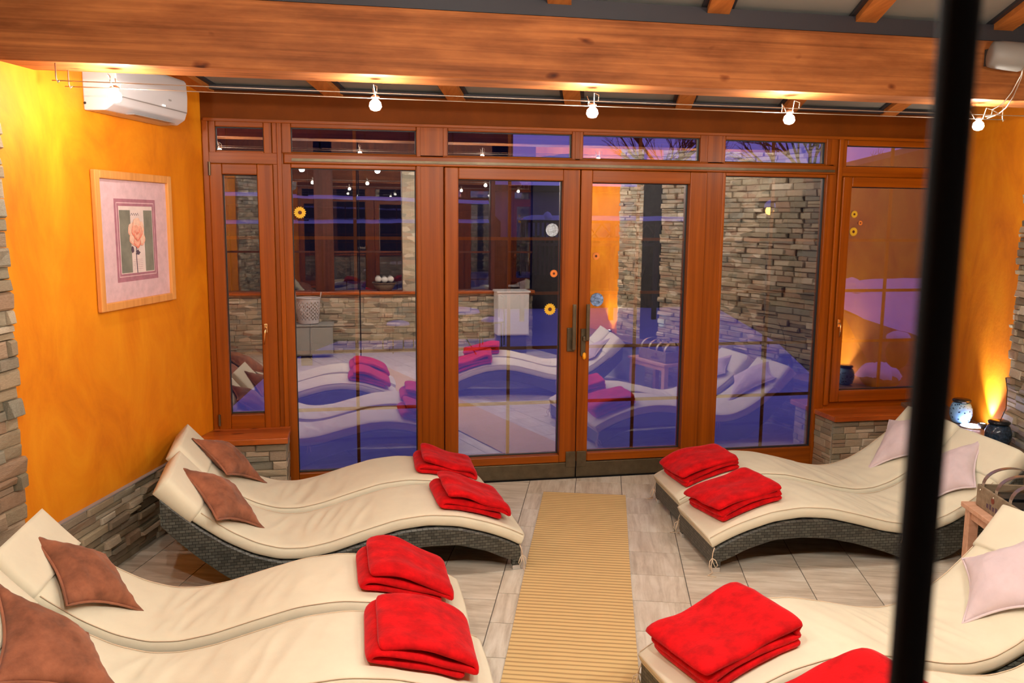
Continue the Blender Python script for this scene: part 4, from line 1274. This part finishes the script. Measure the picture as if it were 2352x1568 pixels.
# ------------------------------------------------------------------ outside
gd = MB().box(-14, 30, D + .12, 60, -.12, -.03); ground = gd.build('ground', 'wet_ground', kind='structure')
sn = MB()
sp_ = [onZ(*q, 0) for q in ((640, 838), (1020, 672), (1320, 690), (1620, 692), (1790, 790), (1885, 880))]
P = [(-1.4, D + .15), (-1.4, 9.2)] + [(q[0], min(q[1], 24)) for q in sp_] + [(6.6, D + .15)]
n = len(P)
sn.add([(x, y, -.04) for x, y in P] + [(x, y, -.0) for x, y in P], [tuple(range(n)), tuple(range(n, 2 * n))[::-1]] + [(i, (i + 1) % n, n + (i + 1) % n, n + i) for i in range(n)])
sn.build('snow_lawn', 'snow', None, kind='stuff', label='flat snow covering the garden just outside the glass', cat='snow')


def snow_cap(parent, x0, x1, y0, y1, z, h=.06, seed=1):
    K = 16; mb = MB()
    def f(s, t):
        x = x0 + (x1 - x0) * s; y = y0 + (y1 - y0) * t
        return (x, y, z + h * (math.sin(math.pi * t) ** .5 if 0 < t < 1 else 0) * min(1, s * 20, (1 - s) * 20) + .15 * h * noise.noise(Vector((x * 3, seed, 0))))
    mb.grid(f, 30, 6); mb.build('snow_cap', 'snow', parent, smooth=True)


# pergola rails at left with snow on them
ps = empty('garden_pergola', (-.5, 13, 0), 'dark timber pergola in the garden with two snow covered rails', 'pergola')
xa, xb = -3.2, 2.2
for x in (-2.9, -.62, 1.35):
    box('post', x, x + .16, 12.95, 13.1, -.03, 4.6, 'fence_dark', ps)
for zt, tilt in ((2.50, -.055), (2.05, .03)):
    mb = MB().hexa([(xa, 12.92, zt - .10), (xb, 12.92, zt - .10 + tilt * 2), (xb, 13.12, zt - .10 + tilt * 2), (xa, 13.12, zt - .10), (xa, 12.92, zt), (xb, 12.92, zt + tilt * 2), (xb, 13.12, zt + tilt * 2), (xa, 13.12, zt)])
    mb.build('rail', 'fence_dark', ps)
    K = 40; sm_ = MB()
    sm_.grid(lambda s, t: (xa + (xb - xa) * s, 12.9 + .24 * t, zt + tilt * 2 * s + .075 * math.sin(math.pi * min(max(t, .02), .98)) ** .5 + .012 * noise.noise(Vector((s * 30, zt, 0)))), K, 6)
    sm_.build('snow_cap', 'snow', ps, smooth=True)
# dark barn behind the pergola
bn = empty('dark_barn', (0, 16, 0), 'dark barn behind the pergola filling the upper left windows', 'building')
box('wall', -8, 2.75, 15.5, 18, -.03, 6.5, 'fence_dark', bn)
for k in range(14):
    box('plank', -8 + k * .768, -8 + k * .768 + .74, 15.46, 15.5, -.03, 6.4, 'fence_dark', bn)
# house with snow-lit wall
hs = empty('neighbour_house', (5, 24, 0), 'neighbouring house with snowy roof and chimney behind the doors', 'building')
box('wall', 2.2, 8.6, 24, 30, -.03, 3.1, 'house_blue', hs)
for xx in (3.4,):
    a = MB(); n = 14
    pts = [(2.9 + 1.5 * k / n, .2 + 1.9 + .5 * math.sin(math.pi * k / n)) for k in range(n + 1)]
    V = [(x, 23.96, z) for x, z in pts] + [(4.4, 23.96, 0), (2.9, 23.96, 0)]
    V2 = [(x, 23.90, z) for x, _, z in V]; q = len(V)
    a.add(V + V2, [tuple(range(q)), tuple(range(q, 2 * q))[::-1]] + [(i, (i + 1) % q, q + (i + 1) % q, q + i) for i in range(q)]).build('arched_gate', 'fence_dark', hs)
MB().hexa([(2.0, 23.8, 3.1), (5.0, 23.8, 3.1), (5.0, 30, 3.1), (2.0, 30, 3.1), (2.0, 26.5, 5.1), (4.0, 26.5, 5.1), (4.0, 28, 5.1), (2.0, 28, 5.1)]).build('roof', 'snow', hs)
box('chimney', 4.25, 4.8, 24.2, 24.9, 3.1, 6.0, 'fence_dark', hs, .02)
box('eaves', 2.0, 8.8, 23.75, 24.0, 2.95, 3.12, 'fence_dark', hs)
# far dark hedge and picket / lattice fence
hd = MB(); 
def hf(s, t):
    x = -6 + 30 * s; hh_ = 1.75 + 1.75 * min(1, max(0, (x - 7.0) / .5)); z = -.03 + hh_ * t
    return (x, 20.5 + .35 * noise.noise(Vector((x * 1.5, z * 2, 3))) + .3 * t, z + .12 * noise.noise(Vector((x * 2, 0, 7))) * t)
hd.grid(hf, 200, 10); 
hd.build('garden_hedge', 'hedge_dark', None, label='dark clipped hedge across the far side of the garden', cat='hedge')
fe = empty('garden_fence', (5.6, 18, 0), 'dark lattice fence with a snow covered top rail behind the doors', 'fence')
zf = 2.17
for x in (3.75, 4.75, 5.75, 6.75, 7.75):
    box('post', x, x + .09, 17.96, 18.05, -.03, zf + .05, 'fence_dark', fe)
box('top_rail', 3.7, 7.9, 17.95, 18.06, zf - .06, zf, 'fence_dark', fe)
box('bottom_rail', 3.7, 7.9, 17.96, 18.05, 1.62, 1.68, 'fence_dark', fe)
snow_cap(fe, 3.7, 7.9, 17.9, 18.1, zf, .10)
for k in range(9):
    box('picket', 3.86 + k * .1, 3.90 + k * .1, 17.97, 18.0, 1.0, zf - .06, 'fence_dark', fe)
for k in range(9):
    x = 4.85 + k * .34
    for sg in (1, -1):
        MB().obox((x, 17.98 if sg > 0 else 18.0, 1.68), (.34 * 1.0 * sg if sg > 0 else -.34, 0, .43) if False else ((.34 if sg > 0 else -.34), 0, .43), (.04, 0, 0), (0, .018, 0)).build('lattice_slat', 'fence_dark', fe)
sc = MB().lathe((4.33, 18.0, zf + .02), [(.12, 0), (.11, .06), (.06, .13), (.01, .16)], 14).build('snow_cap', 'snow', fe, smooth=True)

# lantern
lp = onY(1768, 484, 12.5)
ln = empty('garden_lantern', (lp[0], lp[1], lp[2]), 'glowing orange garden lantern with a snow cap on a post', 'lantern')
MB().lathe(tuple(lp - np.array([0, 0, .06])), [(.02, 0), (.055, .02), (.065, .06), (.05, .11)], 16).build('globe', 'lantern_glow', ln, smooth=True)
MB().lathe(tuple(lp + np.array([0, 0, .05])), [(.09, 0), (.08, .06), (.04, .10), (.01, .12)], 16).build('snow_hood', 'snow', ln, smooth=True)
MB().tube([(lp[0], lp[1], -.03), (lp[0], lp[1], lp[2] - .06)], .02, 8).build('post', 'fence_dark', ln)


# bare trees
def tree(x, y, h, seed, label, spread=.6):
    rr = random.Random(seed); root = empty('bare_tree', (x, y, -.03), label, 'tree', 'bare winter trees')
    MB().tube([(x, y, -.03), (x + .05, y, h * .35), (x, y, h * .55)], [.16, .12, .09], 8).build('trunk', 'bark', root, smooth=True)
    mb = MB()

    def br(p, d, l, r, k):
        q = p + d * l; mid = p + d * l * .5 + np.array([rr.uniform(-.05, .05) * l, rr.uniform(-.05, .05) * l, .04 * l])
        mb.tube([p, mid, q], [r, r * .75, r * .5], 4, caps=False)
        if k == 0: return
        for i in range(rr.choice((3, 4))):
            nd = d + np.array([rr.uniform(-1, 1), rr.uniform(-1, 1), rr.uniform(-.35, .6)]) * spread; nd /= np.linalg.norm(nd)
            t = rr.uniform(.4, 1); br(p + d * l * t, nd, l * rr.uniform(.55, .8), r * .55, k - 1)
    for i in range(6):
        d = np.array([rr.uniform(-1, 1), rr.uniform(-1, 1), rr.uniform(.3, 1)]); d /= np.linalg.norm(d)
        br(np.array([x, y, h * rr.uniform(.35, .55)]), d, h * .26, .06, 4)
    mb.build('branches', 'bark', root, kind='stuff')


tree(10.2, 26.5, 6.6, 3, 'bare tree with dense twigs against the sky above the right door')
tree(13.4, 23.2, 6.4, 5, 'bare tree above the right fixed window, thinner than its neighbour', .7)

# snowy slope with capped shrubs beyond the right window
hill = MB()
hb0, hb1 = onY(1932, 712, 12.6), onY(2130, 778, 12.6); ht0, ht1 = onY(1925, 648, 15.2), onY(2140, 636, 15.2)


def hl(s, t):
    b_ = hb0 * (1 - s) + hb1 * s; q = ht0 * (1 - s) + ht1 * s; p = b_ * (1 - t) + q * t
    return (p[0], p[1], p[2] + .10 * noise.noise(Vector((p[0] * 1.2, p[1] * 1.2, 0))))


bk_ = MB(); bk_.grid(lambda s, t: tuple((hb0 * (1 - s) + hb1 * s) * 1.0 + np.array([0, -.02 - .9 * t, -.02 - (hb0[2] * (1 - s) + hb1[2] * s + .03) * t])), 20, 4)
hill.grid(hl, 30, 24); hill.build('snow_slope', 'snow', None, smooth=True, kind='stuff', label='snow covered garden slope seen through the right casement', cat='snow')
bk_.build('earth_bank', 'wet_ground', ground)
shrubs = [(1950, 655, 14.5, .32, 'leftmost shrub with a snow cap seen through the right casement'), (2065, 770, 11.5, .17, 'small shrub with a snow cap just above the lowest bar of the right casement'), (2022, 850, 10.2, .26, 'nearest snow covered shrub low in the right casement'), (2035, 672, 15.5, .34, 'farthest snow capped shrub at the top of the slope')]
for i, (x, y, Y, r, lab) in enumerate(shrubs):
    p = onY(x, y, Y); root = empty('shrub', (p[0], p[1], -.03), lab, 'shrub', 'snow capped shrubs')
    def blob(s, t, rr=r, q=1.0, z0=-.03, z1=p[2]):
        a = 2 * math.pi * s; b_ = math.pi * t
        n_ = 1 + .12 * noise.noise(Vector((math.cos(a) * 2 + i, math.sin(a) * 2, t * 4)))
        return (p[0] + rr * n_ * math.sin(b_) * math.cos(a) * q, p[1] + rr * n_ * math.sin(b_) * math.sin(a) * q, z0 + (z1 - z0) * .5 * (1 - math.cos(b_)))
    MB().grid(lambda s, t: blob(s, t), 24, 12).build('foliage', 'leaf_dark', root, smooth=True)
    def cap(s, t):
        a = 2 * math.pi * s; b_ = math.pi * .5 * t; n_ = 1 + .4 * noise.noise(Vector((math.cos(a) * 2 + i, math.sin(a) * 2, 9 + t * 1.5)))
        return (p[0] + r * 1.05 * n_ * math.sin(b_) * math.cos(a), p[1] + r * 1.05 * n_ * math.sin(b_) * math.sin(a), p[2] - r * .35 + r * .75 * math.cos(b_) + .18 * r * noise.noise(Vector((math.cos(a) * 3 * t, math.sin(a) * 3 * t, i))))
    MB().grid(cap, 24, 8).build('snow_cap', 'snow', root, smooth=True)


# snow roof to the right, seen in the upper right pane
rf = empty('garden_shed', (12.5, 17, 0), 'shed with a steep dark gable beyond the right casement top pane', 'building')
MB().hexa([(10.9, 17.4, -.03), (16, 17.4, -.03), (16, 19, -.03), (10.9, 19, -.03), (10.9, 17.4, 3.35), (16, 17.4, 4.6), (16, 19, 4.6), (10.9, 19, 3.35)]).build('gable_wall', 'fence_dark', rf)

# bistro chairs and table
def bistro_chair(cx, cy, rz, s, label):
    root = empty('garden_chair', (cx, cy, 0), label, 'chair', 'dark metal garden chairs in the snow')
    c_, s_ = math.cos(rz), math.sin(rz)
    T = lambda x, y, z: (cx + (x * c_ - y * s_) * s, cy + (x * s_ + y * c_) * s, z * s)
    for x, y in ((-.2, -.2), (.2, -.2)):
        MB().tube([T(x, y, 0), T(x * .95, y * .95, .45)], .011, 6).build('leg', 'black_metal', root)
    for x in (-.2, .2):
        MB().tube([T(x, .2, 0), T(x, .19, .45), T(x * .95, .24, .88)], .012, 6).build('leg', 'black_metal', root)
    MB().tube([T(-.19, .24, .88), T(-.1, .25, .93), T(.1, .25, .93), T(.19, .24, .88)], .012, 6).build('back_rail', 'black_metal', root)
    for x in (-.1, 0, .1):
        MB().tube([T(x, .2, .47), T(x, .25, .92)], .007, 5).build('back_bar', 'black_metal', root)
    MB().lathe(T(0, 0, .44), [(.21 * s, 0), (.22 * s, .01), (.21 * s, .02)], 20).build('seat', 'black_metal', root)
    MB().lathe(T(0, 0, .462), [(.205 * s, 0), (.19 * s, .04), (.10 * s, .07), (.01, .075)], 20).build('snow_cap', 'snow', root, smooth=True)


c1_, c2_, t_ = onZ(915, 806), onZ(1130, 795), onZ(1052, 815)
bistro_chair(c1_[0], c1_[1], .4, .95, 'dark metal garden chair outside the left fixed window')
bistro_chair(c2_[0], c2_[1], -.3, .95, 'dark metal garden chair outside the left door')
tt = empty('garden_table', (t_[0], t_[1], 0), 'round garden table with a snow top outside the left door', 'table')
MB().lathe((t_[0], t_[1], .66), [(.36, 0), (.37, .01), (.36, .03)], 28).build('table_top', 'black_metal', tt)
MB().lathe((t_[0], t_[1], .692), [(.355, 0), (.33, .05), (.2, .075), (.01, .08)], 28).build('snow_cap', 'snow', tt, smooth=True)
for k in range(3):
    t = 2 * math.pi * k / 3
    MB().tube([(t_[0] + .3 * math.cos(t), t_[1] + .3 * math.sin(t), 0), (t_[0] + .08 * math.cos(t), t_[1] + .08 * math.sin(t), .35), (t_[0] + .2 * math.cos(t), t_[1] + .2 * math.sin(t), .66)], .012, 6).build('leg', 'black_metal', tt)
